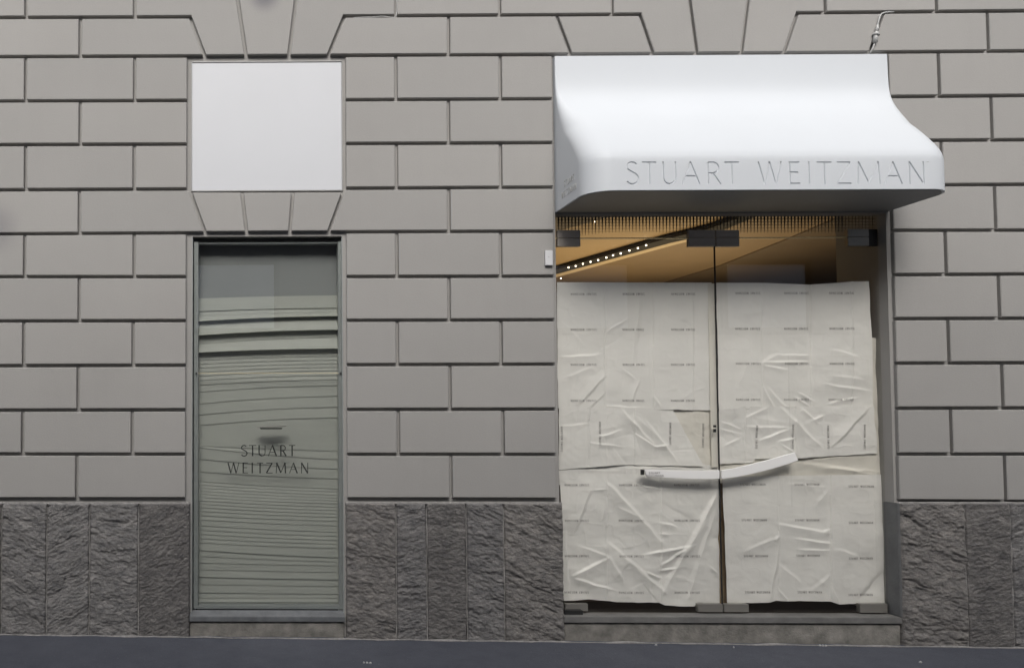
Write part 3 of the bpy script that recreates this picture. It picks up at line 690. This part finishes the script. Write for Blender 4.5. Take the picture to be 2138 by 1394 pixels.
sheet('large upper sheet on the right leaf with three columns of faint print', [(1496, 590), (1815, 587), (1824, 853), (1500, 852)], Y0+.001, 21,
  [(1593, 757, 1683, 755, .008, 4, .5), (1598, 765, 1640, 772, .007, 4, .5), (1593, 807, 1617, 849, .010, 5, .5), (1605, 812, 1640, 848, .008, 6, .5), (1671, 822, 1694, 834, .012, 4, .6), (1665, 832, 1690, 846, .009, 3, .7), (1726, 802, 1810, 815, .008, 7, .4), (1730, 842, 1788, 830, .009, 4, .5), (1692, 594, 1694, 830, -.004, 3, 1), (1625, 740, 1690, 742, .006, 5, .5), (1735, 730, 1790, 745, .005, 5, .6), (1590, 760, 1625, 740, .005, 8, .5), (1540, 810, 1570, 740, .004, 9, .6), (1740, 786, 1800, 792, .006, 7, .5)],
  28, grid([(1536, 1587), (1638, 1688), (1731, 1783)], [612, 686, 759, 834]), flip=True, edge={'t': [(1496, 0), (1600, 1), (1690, 6), (1760, 2), (1780, 0)]}, rough=.6, group=gR, seams=(1592, 1693, 1780))
sheet('crumpled middle sheet on the right leaf with print running upwards', [(1500, 848), (1824, 848), (1832, 946), (1502, 968)], Y0-.001, 22,
  [(1631, 852, 1715, 935, .013, 9, .5), (1810, 854, 1737, 930, .012, 8, .5), (1674, 855, 1700, 876, .009, 4, .5), (1700, 876, 1718, 869, .009, 4, .5), (1587, 918, 1645, 896, .010, 6, .4), (1560, 890, 1650, 893, .008, 6, .5), (1628, 922, 1655, 914, .009, 4, .5), (1632, 927, 1660, 945, .006, 3, .5), (1560, 872, 1598, 852, .006, 5, .5), (1505, 880, 1545, 895, .006, 4, .6), (1507, 895, 1545, 905, .005, 3, .6), (1515, 930, 1545, 915, .006, 4, .6)],
  30, [('u', 1577.5, 1581.5, 888, 936), ('u', 1652.5, 1656.5, 886, 936), ('u', 1727, 1731, 888, 936), ('u', 1803, 1807, 886, 937)], edge={'b': [(1500, 0), (1572, 2), (1578, -6), (1660, -1), (1832, 0)]}, group=gR, rough=.9, seams=(1556, 1660))
sheet('smooth white bottom sheet on the right leaf, its lower corner curling', [(1508, 994), (1846, 990), (1847, 1258), (1519, 1257)], Y0, 23,
  [(1628, 1093, 1733, 1113, .010, 8, .4), (1665, 1124, 1733, 1133, .010, 5, .5), (1555, 1150, 1625, 1121, .008, 8, .5), (1625, 1158, 1606, 1254, .011, 7, .6), (1672, 1146, 1730, 1148, .008, 4, .5), (1734, 1000, 1735, 1232, -.005, 3, .4), (1624, 1010, 1626, 1240, -.003, 3, .5), (1700, 1060, 1732, 1020, .006, 8, .5), (1738, 1145, 1790, 1160, .006, 8, .5), (1628, 1232, 1645, 1255, .010, 4, .5), (1630, 1180, 1670, 1215, .008, 9, .5), (1700, 1230, 1733, 1200, .008, 9, .5), (1790, 1258, 1846, 1195, -.012, 16, .5), (1737, 1228, 1750, 1257, .009, 5, .5), (1615, 1128, 1622, 1118, .008, 3, .8), (1720, 1110, 1733, 1106, .010, 4, .6), (1650, 1010, 1725, 1018, .005, 6, .5)],
  24, [('h', 1545, 1597, 1008.5, 1013), ('h', 1548, 1600, 1082.5, 1087), ('h', 1553, 1603, 1157.5, 1162), ('h', 1556, 1606, 1233, 1237.5)] + [('h', 1659, 1711, 1008.5, 1013), ('h', 1660, 1711, 1083, 1087.5), ('h', 1663, 1712, 1157, 1161.5), ('h', 1665, 1715, 1233, 1237.5)] + [('h', 1771, 1824, 1012.5, 1017), ('h', 1771, 1822, 1088, 1092.5), ('h', 1771, 1822, 1162.5, 1167), ('h', 1771, 1822, 1238.5, 1243)],
  edge={'b': [(1519, 2), (1600, 0), (1620, -4), (1735, -3), (1752, 3), (1790, 1), (1847, 0)]}, rough=.7, group=gR, seams=(1626, 1735))
sm = MB(); a = P(1485.5, 975, Y0-.0035); b = P(1492, 592, Y0-.0035); sm.box(a.x, b.x, Y0-.0045, Y0-.003, a.z, b.z)
tag(sm.build('seam_tape', M['papercream'], loc=tuple(a)), 'narrow pale vertical tape along the seam between the two glass leaves', 'tape')
# curled paper edge sticking out by the jamb
tp = MB(); pts = [(P(1841+ (2 if i % 2 else 0) + i*.5, 708+i*24, .13).x, .128, P(1841, 708+i*24, .13).z) for i in range(10)]
tp.tube(pts, [.004+.0025*(i % 3) for i in range(10)], 6)
tag(tp.build('paper_roll', M['paper'], loc=(P(1842, 920).x, .13, P(1842, 920).z)), 'thin rolled paper edge standing upright against the right door jamb', 'paper roll')

# ================================================================== shop interior
room = MB(); XR0, XR1 = DL-1.6, 9.2
CZ = 3.32
shop = tag(empty('shop_interior', ((XR0+XR1)/2, 3, zb_)), 'dim brown and gold shop interior seen above the papers', 'room')
room.box(XR0, XR1, .56, 5.6, zb_-.12, zb_-.02); room.build('floor', M['brown'], shop)
w_ = MB(); w_.box(XR0, XR1, 5.6, 5.7, zb_, CZ); w_.box(XR0-.1, XR0, .56, 5.7, zb_, CZ); w_.box(XR1, XR1+.1, .56, 5.7, zb_, CZ); w_.build('back_wall', M['brown'], shop)
fl_ = MB(); fl_.box(DL, DR, .19, .56, zb_-.12, zb_-.02); fl_.build('floor_strip', M['dark'], shop)
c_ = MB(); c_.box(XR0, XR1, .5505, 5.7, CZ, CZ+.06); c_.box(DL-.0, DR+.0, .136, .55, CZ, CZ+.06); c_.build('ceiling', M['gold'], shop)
def slab(name, pts, z, th, m, parent):
    q = [PZ(x, y, z) for x, y in pts]; n = len(q); mb = MB()
    mb.add([(p.x, p.y, z) for p in q] + [(p.x, p.y, z+th) for p in q], [tuple(range(n)), tuple(range(2*n-1, n-1, -1))] + [(i, (i+1) % n, (i+1) % n+n, i+n) for i in range(n)])
    return mb.build(name, m, parent)
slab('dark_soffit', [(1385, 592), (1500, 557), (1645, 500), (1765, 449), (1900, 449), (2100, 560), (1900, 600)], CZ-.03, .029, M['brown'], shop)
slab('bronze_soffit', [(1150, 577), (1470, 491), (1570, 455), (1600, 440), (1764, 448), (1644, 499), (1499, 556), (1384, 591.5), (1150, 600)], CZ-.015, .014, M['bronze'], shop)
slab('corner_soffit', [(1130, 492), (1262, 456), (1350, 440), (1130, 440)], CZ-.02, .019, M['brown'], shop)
ls = tag(empty('spotlight_track', tuple(PZ(1300, 530, CZ-.05))), 'dark diagonal ceiling track with a row of small lit spotlights behind the left door', 'light track')
slab('track', [(1150, 566), (1385, 500.5), (1480, 478), (1560, 448), (1580, 452), (1490, 489), (1400, 507), (1150, 575)], CZ-.05, .034, M['dark'], ls)
M['edge'] = mat('beige_edge', (.62, .50, .34), .5)
slab('light_edge', [(1150, 576), (1400, 507.5), (1480, 489.5), (1482, 492.5), (1402, 513), (1150, 582)], CZ-.052, .03, M['edge'], ls)
for x, y in ((1171, 581), (1187, 558.4), (1202, 555.3), (1217, 550.8), (1233, 546.7), (1249, 543.1), (1266, 537.7), (1280, 533.1), (1296, 529.2), (1314, 523), (1332, 518), (1349, 512), (1243, 463)):
    c = PZ(x, y, CZ-.06); s_ = MB(); r = .0072
    s_.add([(c.x+r*math.cos(k*math.pi/5), c.y+r*math.sin(k*math.pi/5), c.z+dz) for dz in (-.006, .006) for k in range(10)], [tuple(range(10)), tuple(range(19, 9, -1))] + [(k, (k+1) % 10, (k+1) % 10+10, k+10) for k in range(10)])
    s_.build('spotlight', M['lamp'], ls)
cu = MB()
a0 = P(1776, 520, .6); a1 = P(1815, 520, .6)
for i in range(8):
    x = a0.x+(a1.x-a0.x)*i/7; cu.box(x-.009, x+.009, .6+.008*(i % 2), .63, zb_, CZ-.032)
cu.build('curtain', M['curtain'], shop)
cb = MB(); cb.box(P(1816, 520, .6).x, DR+.3, .62, .66, zb_, CZ-.032); cb.build('side_panel', M['brown'], shop)
dm = MB(); a = P(1494, 1262, .2); b = P(1515, 1005, .2); dm.box(a.x, b.x, .2, .215, a.z, b.z); dm.build('lit_gap_strip', M['gapstrip'], shop)  # added strip, stands in for the lit floor seen through the leaf gap
il = bpy.data.lights.new('ceiling_fill', 'AREA'); il.energy = 25; il.size = 2.8; il.color = (1, .78, .47)  # unseen area light, added to brighten the ceiling from below
ilo = bpy.data.objects.new('ceiling_fill', il); COL.objects.link(ilo); ilo.location = (4.2, 2.9, 2.35); ilo.rotation_euler = (math.pi, 0, 0)

# ================================================================== canopy
cx0, cx1 = P(1161.5, 437).x, P(1851.5, 160).x
cx1b = P(1866, 437).x
zc_t, zc_b = P(1500, 117).z, P(1500, 440.5).z
prof = [(zc_t, .012), (P(1500, 170).z, .014), (P(1500, 190).z, .018), (P(1500, 205).z, .030), (2.235+1.6-1.6, .055)]
zz = lambda e: 1.6+e
prof = [(zc_t, .014), (zz(2.44), .016), (zz(2.34), .024), (zz(2.27), .045), (zz(2.20), .090), (zz(2.12), .165), (zz(2.02), .275), (zz(1.93), .370), (zz(1.86), .438), (zz(1.80), .492), (zz(1.76), .524), (zz(1.73), .545), (zz(1.705), .558), (zz(1.67), .568), (zz(1.62), .570), (zz(1.54), .570), (zc_b, .570)]
# resample with Catmull-Rom
def cr_(pts, m):
    out = []
    for i in range(len(pts)-1):
        p0 = pts[max(0, i-1)]; p1 = pts[i]; p2 = pts[i+1]; p3 = pts[min(len(pts)-1, i+2)]
        for k in range(m):
            t = k/m; out.append(tuple(.5*(2*p1[j]+(-p0[j]+p2[j])*t+(2*p0[j]-5*p1[j]+4*p2[j]-p3[j])*t*t+(-p0[j]+3*p1[j]-3*p2[j]+p3[j])*t**3) for j in (0, 1)))
    out.append(pts[-1]); return out
prof = cr_(prof, 5)
def plan(d, z, inset_=0.0, back=YB-.001):
    f = (zc_t-z)/(zc_t-zc_b)
    a = cx0+inset_; b = cx1+(cx1b-cx1)*0.0+.006*f-inset_; dd = d-inset_
    r = min(.17, dd*.55)
    pts = [(a, back)]
    y0 = -dd
    for k in range(0, 13):
        an = math.pi*(1+.5*k/12)                          # left corner
        pts.append((a+r+r*math.cos(an), y0+r+r*math.sin(an)))
    nmid = 24
    for k in range(1, nmid): pts.append((a+r+(b-a-2*r)*k/nmid, y0))
    for k in range(0, 13):
        an = math.pi*(1.5+.5*k/12)
        pts.append((b-r+r*math.cos(an), y0+r+r*math.sin(an)))
    pts.append((b, back)); return pts
cv = MB(); rings = [[(x, y, z) for x, y in plan(d, z)] for z, d in prof]
n = len(rings[0]); vs = [v for g in rings for v in g]; fs = []
for i in range(len(rings)-1):
    for j in range(n-1): fs.append((i*n+j, i*n+j+1, (i+1)*n+j+1, (i+1)*n+j))
# inner skin (lip 2.5 cm deep) then underside
fs.append(tuple(range(n)))                                # top cap
fs.append(tuple((len(rings)-1)*n+j for j in range(n-1, -1, -1)))
for i in range(len(rings)-1): fs.append((i*n+n-1, i*n, (i+1)*n, (i+1)*n+n-1))
cv.add(vs, fs)
can = tag(empty('entrance_canopy', ((cx0+cx1)/2, 0, zc_b)), 'glossy white moulded canopy with engraved lettering over the shop entrance', 'canopy')
shell = cv.build('canopy_shell', M['white'], can, fix=True)
# engraved letters: cut into the shell, then the cutter is deleted
ct = MB(); FY = -.570; s3 = lambda a: 1280+a/3.054
LETT = [('S', 82, 163), ('T', 188, 275), ('U', 314, 405), ('A', 438, 552), ('R', 600, 686), ('T', 712, 802), ('W', 926, 1074), ('E', 1120, 1190), ('I', 1240, 1258), ('T', 1302, 1393), ('Z', 1426, 1516), ('M', 1556, 1702), ('A', 1730, 1843), ('N', 1886, 1984)]
def tapered(mb, ribs, y0, y1):
    for L, R_ in ribs:
        # one closed ribbon solid per stroke
        m_ = len(L); poly_ = [tuple(p) for p in L] + [tuple(p) for p in reversed(R_)]
        a = [(x, y0, z) for x, z in poly_]; k = 2*m_
        cen = [((L[i]+R_[i])/2) for i in range(m_)]
        nar = [tuple(cen[i]+(L[i]-cen[i])*.25) for i in range(m_)] + [tuple(cen[i]+(R_[i]-cen[i])*.25) for i in reversed(range(m_))]
        b = [(x, y1, z) for x, z in nar]
        fs = []
        for i in range(m_-1):
            fs.append((i, i+1, k-2-i, k-1-i)); fs.append((k+i, k+k-1-i, k+k-2-i, k+i+1))
        for i in range(k): fs.append((i, i+k, (i+1) % k+k, (i+1) % k))
        mb.add(a+b, fs)
cutters = []
for ch, a, b in LETT:
    p0 = P(s3(a), 384.5, FY); p1 = P(s3(b), 337.5, FY)
    for rb in glyph(ch, p0.x, p1.x, p0.z, p1.z, .0148, False): cutters.append([rb])
bpy.context.view_layer.update()
for grp in range(0, len(cutters)):
    c = MB(); tapered(c, cutters[grp], FY-.004, FY+.0075); cutters[grp] = c
allc = []
for i, c in enumerate(cutters):
    o = c.build('cutter', M['white']); allc.append(o)
cc = bpy.data.collections.new('cut'); S.collection.children.link(cc)
for o in allc: COL.objects.unlink(o); cc.objects.link(o)
md = shell.modifiers.new('cut', 'BOOLEAN'); md.operation = 'DIFFERENCE'; md.operand_type = 'COLLECTION'; md.collection = cc; md.solver = 'EXACT'
bpy.context.view_layer.update()
dg = bpy.context.evaluated_depsgraph_get(); nm = bpy.data.meshes.new_from_object(shell.evaluated_get(dg))
print('canopy faces', len(shell.data.polygons), '->', len(nm.polygons))
shell.modifiers.remove(md); old = shell.data; shell.data = nm; nm.name = 'canopy_shell'
for o in allc: bpy.data.objects.remove(o)
bpy.data.collections.remove(cc)
nm.polygons.foreach_set('use_smooth', [True]*len(nm.polygons))
try: nm.set_sharp_from_angle(angle=math.radians(28))
except Exception as e: print(e)
# trademark dash at the end of the word
tm = MB(); a = P(s3(2000), 338, FY); tm.box(a.x, a.x+.013, FY-.0015, FY+.001, a.z-.0015, a.z+.0015)
tm.build('small_mark', M['cable'], can)
# small relief lettering on the left cheek
ck = MB()
xk = cx0
def cheek(txt, ya, yb, za, zb_k):
    for ch, a, b in word(txt, ya, yb, .4):
        for L, R_ in glyph(ch, a, b, za, zb_k, .004, False):
            for i in range(len(L)-1):
                q = [L[i], R_[i], R_[i+1], L[i+1]]
                ck.add([(xk-.0025, p.x, p.y) for p in q] + [(xk+.001, p.x, p.y) for p in q], [(0,1,2,3), (7,6,5,4), (0,4,5,1), (1,5,6,2), (2,6,7,3), (3,7,4,0)])
# the cheek runs back to front along -Y
def cheek_text(txt, y_a, y_b, z0, z1):
    cheek(txt, y_a, y_b, z0, z1)
cheek_text('STUART', -.16, -.34, zc_b+.135, zc_b+.175); ck.build('cheek_lettering', M['cable'], can); ck = MB(); cheek_text('WEITZMAN', -.11, -.37, zc_b+.065, zc_b+.105)
ck.build('cheek_lettering', M['cable'], can)
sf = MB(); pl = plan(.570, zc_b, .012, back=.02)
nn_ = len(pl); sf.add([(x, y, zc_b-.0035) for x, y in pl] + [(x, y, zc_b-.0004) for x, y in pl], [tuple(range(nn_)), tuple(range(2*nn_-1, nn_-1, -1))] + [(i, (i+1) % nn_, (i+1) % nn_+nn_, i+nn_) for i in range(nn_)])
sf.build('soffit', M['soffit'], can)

# ================================================================== small fittings
bx = MB(); a = P(1139, 554, -.02); b = P(1154, 522.5, -.02); bx.box(a.x, b.x, -.022, -.0016, a.z, b.z)
dbl = tag(empty('sensor_box', ((a.x+b.x)/2, 0, a.z)), 'small white plastic box fixed to the wall at the left edge of the entrance', 'sensor box')
bx.build('housing', M['box'], dbl, bevel=.003)
dd_ = MB(); c = P(1146, 536, -.024); dd_.box(c.x-.0016, c.x+.0016, -.0235, -.021, c.z-.0016, c.z+.0016); dd_.build('lens', M['black'], dbl)
cbm = MB()
def cpath(pts, Ys): return [P(x, y, Y) for (x, y), Y in zip(pts, Ys)]
cab = tag(empty('power_cable', tuple(P(1832, 60, -.01))), 'grey cable with a plug connector hanging in the stone joint above the canopy', 'cable')
pts = [(1866, 25.5), (1856, 25.5), (1848, 26.5), (1841, 29), (1837, 34), (1835, 42), (1833, 50), (1832.5, 54)]
cbm.tube(cpath(pts, [.012, .004, -.004, -.009, -.011, -.012, -.012, -.012]), .0055, 10)
pts = [(1827, 88), (1824, 96), (1820.5, 104), (1818, 109), (1815, 112)]
cb2 = MB(); cb2.tube(cpath(pts, [-.012, -.01, -.006, .0, .01]), .005, 10); cb2.build('cord', M['cable'], cab)
cbm.build('cord', M['cable'], cab)
cn = MB(); A, B, C_, D_, E_ = [P(x, y, -.014) for x, y in ((1832.6, 52), (1830.5, 66), (1829, 72), (1828, 78), (1827, 89))]
cn.tube([A, lerp(.5, A, B), B], [.007, .0105, .0115], 14); cn.tube([B, lerp(.5, B, C_), C_, lerp(.35, C_, D_)], [.011, .0135, .0235, .0235], 14); cn.tube([C_, D_, E_], [.013, .0155, .0145], 14)
cn.build('plug_connector', M['cable'], cab)
w2 = MB(); pts = [(738, 37.5), (760, 36.5), (785, 36), (796, 34.5), (812, 36), (822, 37), (827, 34), (829, 24), (829, 8), (828, -14)]
w2.tube(cpath(pts, [.014, .008, .004, -.002, .003, .005, .002, .004, .006, .014]), .0032, 8)
tag(w2.build('joint_wire', M['cable'], loc=tuple(P(780, 36))), 'thin grey wire tucked in the stone joints above the small white panel', 'wire')

# ================================================================== ground
def asphalt():
    m = mat('asphalt', (.058, .06, .072), .82, var=.0); nt = m.node_tree; b = nt.nodes['Principled BSDF']
    tc = nt.nodes.new('ShaderNodeTexCoord')
    n = nt.nodes.new('ShaderNodeTexNoise'); n.inputs['Scale'].default_value = 3.5; n.inputs['Detail'].default_value = 10; n.inputs['Roughness'].default_value = .78; nt.links.new(tc.outputs['Object'], n.inputs['Vector'])
    cr = nt.nodes.new('ShaderNodeValToRGB'); e = cr.color_ramp.elements; e[0].position = .3; e[0].color = (.050, .054, .070, 1); e[1].position = .75; e[1].color = (.082, .087, .106, 1)
    nt.links.new(n.outputs['Fac'], cr.inputs[0])
    v = nt.nodes.new('ShaderNodeTexVoronoi'); v.inputs['Scale'].default_value = 140; nt.links.new(tc.outputs['Object'], v.inputs['Vector'])
    r = nt.nodes.new('ShaderNodeMapRange'); r.inputs[1].default_value = 0; r.inputs[2].default_value = .5; r.inputs[3].default_value = .5; nt.links.new(v.outputs['Distance'], r.inputs[0]); r.inputs[4].default_value = 0
    mx = nt.nodes.new('ShaderNodeMix'); mx.data_type = 'RGBA'; mx.blend_type = 'MULTIPLY'; nt.links.new(r.outputs[0], mx.inputs[0]); nt.links.new(cr.outputs[0], mx.inputs[6]); mx.inputs[7].default_value = (.55, .55, .58, 1)
    n3 = nt.nodes.new('ShaderNodeTexNoise'); n3.inputs['Scale'].default_value = 75; nt.links.new(tc.outputs['Object'], n3.inputs['Vector'])
    r3 = nt.nodes.new('ShaderNodeMapRange'); r3.inputs[1].default_value = .70; r3.inputs[2].default_value = .76; r3.inputs[4].default_value = .7; nt.links.new(n3.outputs['Fac'], r3.inputs[0])
    m2 = nt.nodes.new('ShaderNodeMix'); m2.data_type = 'RGBA'; nt.links.new(r3.outputs[0], m2.inputs[0]); nt.links.new(mx.outputs[2], m2.inputs[6]); m2.inputs[7].default_value = (.2, .2, .2, 1)
    nt.links.new(m2.outputs[2], b.inputs['Base Color'])
    bp = nt.nodes.new('ShaderNodeBump'); bp.inputs['Strength'].default_value = .5; bp.inputs['Distance'].default_value = .006; nt.links.new(v.outputs['Distance'], bp.inputs['Height']); nt.links.new(bp.outputs[0], b.inputs['Normal'])
    return m
M['asphalt'] = asphalt()
def gz(x, y=0): return .040 - .0095*(x+1.1) + .0045*min(0, y)*-1*0 - .012*min(1.5, max(0, -y))
gx = sorted(set([-60, -40, -20, -10] + [round(-6+i*.05, 3) for i in range(int(17/.05))] + [12, 20, 40, 60]))
gy = [.2, .05, .02, 0, -.02, -.04, -.06, -.09, -.13, -.2, -.3, -.5, -.8, -1.2, -2, -4, -8, -9.8]
vs = []
for x in gx:
    for y in gy:
        xx = max(-6, min(11, x)); z = gz(xx, y)
        if -6 < x < 11 and y > -2: z += .004*noise.noise(Vector((x*1.5, y*2, 0))) + (.006*noise.noise(Vector((x*5, 3, 1))) + .004)*max(0, 1-abs(y+.0)/.10)
        vs.append((x, y, z))
k = len(gy); fs = [(i*k+j, i*k+j+1, (i+1)*k+j+1, (i+1)*k+j) for i in range(len(gx)-1) for j in range(k-1)]
g = MB(); g.add(vs, fs, 0, True); go = g.build('pavement', M['asphalt'], fix=False, loc=(0, 0, 0)); tag(go, kind='structure')
st = MB(); st.box(-60, 60, -200, 60, -.75, -.6); tag(st.build('ground', M['asphalt'], loc=(0, 0, 0)), kind='structure')
# dusty mortar line where the asphalt meets the wall
dl = MB(); x = -5.8
pts = []
while x < 10.3:
    pts.append((x, -.036+.010*noise.noise(Vector((x*3, 0, 0)))+.006*noise.noise(Vector((x*17, 0, 0))), gz(x)+.0045+.004*noise.noise(Vector((x*5, 3, 1))))); x += .03
dl.tube(pts, [.004+.010*max(0, noise.noise(Vector((p[0]*4, 9, 0)))+.15) for p in pts], 6)
tag(dl.build('dust_line', M['mortar'], loc=(0, 0, 0)), 'crumbly pale edge of dust and mortar where pavement meets plinth', 'dust', kind='stuff')
# scraps on the pavement
for i, (px, py, s_, lab) in enumerate([(765, 1384, .018, 'pair-like white scrap lying on the pavement under the middle plinth'), (1370, 1347, .014, 'tiny white crumb on the pavement below the left half of the threshold'), (1532, 1352, .012, 'tiny white crumb on the pavement below the door seam'), (1716, 1348, .016, 'small white chip on the pavement below the right leaf'), (1922, 1383, .014, 'white chip on the pavement in front of the right plinth'), (1045, 1334, .016, 'whitish crumbs against the foot of the middle plinth near the entrance'), (1858, 1343, .013, 'white crumb at the right end of the threshold')]):
    d = ray(px, py); t_ = 1.0
    for _ in range(12):
        p = CAM+d*t_; t_ = (gz(p.x, p.y)-CAM.z)/d.z
    p = CAM+d*t_; mb = MB()
    for q in range(3 if s_ > .015 else 1):
        ox = (q-.8)*s_*1.1 if s_ > .015 else 0; r = s_*(.5 if s_ > .015 else .7)*random.uniform(.7, 1.1); m_ = 7
        ring = [(p.x+ox+r*random.uniform(.6, 1.2)*math.cos(2*math.pi*k/m_), p.y-q*.004+r*.8*random.uniform(.6, 1.2)*math.sin(2*math.pi*k/m_), p.z+.006+random.uniform(0, .004)) for k in range(m_)]
        bot = [(x, y, p.z+.001) for x, y, z in ring]
        mb.add(ring+bot+[(p.x+ox, p.y-q*.004, p.z+.014)], [(k, (k+1) % m_, 2*m_) for k in range(m_)] + [(k, (k+1) % m_, (k+1) % m_+m_, k+m_) for k in range(m_)])
    o = mb.build('litter_scrap', M['scrap'], loc=tuple(p)); tag(o, lab, 'litter', 'white scraps on the pavement')

# ================================================================== across the street
OY = -9.5
ob = tag(empty('opposite_building', (2, OY, 0)), 'plain stone house across the street, only seen mirrored in the glass', 'building')
o1 = MB(); o1.box(-22, 24, OY-1, OY, -.6, 3.10); o1.build('ground_floor_wall', M['opp1'], ob)
o2 = MB(); o2.box(-22, 24, OY-1, OY-.03, 3.10, 8.15); o2.box(-22, 24, OY-1, OY+.1, 3.10, 3.18); o2.box(-22, 24, OY-1, OY+.3, 8.15, 8.4); o2.build('upper_wall', M['opp2'], ob)
for i in range(-4, 6):
    for z0, z1 in ((3.22, 4.40), (5.7, 7.4)):
        x = -1.0+i*3.3; wq = MB(); wq.box(x, x+1.45, OY-.03, OY+.02, z0, z1); wf = wq.build('window', M['oppglass'], ob); wq = MB(); wq.box(x-.1, x+1.55, OY-.03, OY+.05, z1, z1+.10); wq.box(x-.1, x, OY-.03, OY+.04, z0, z1); wq.box(x+1.45, x+1.55, OY-.03, OY+.04, z0, z1); wq.build('frame', M['dark'], wf)
    if i % 2 == 0:
        x = 3.4+i*3.3; wq = MB(); wq.box(x, x+1.8, OY, OY+.04, -.1, 2.7); wq.build('shop_door', M['brown'], ob)
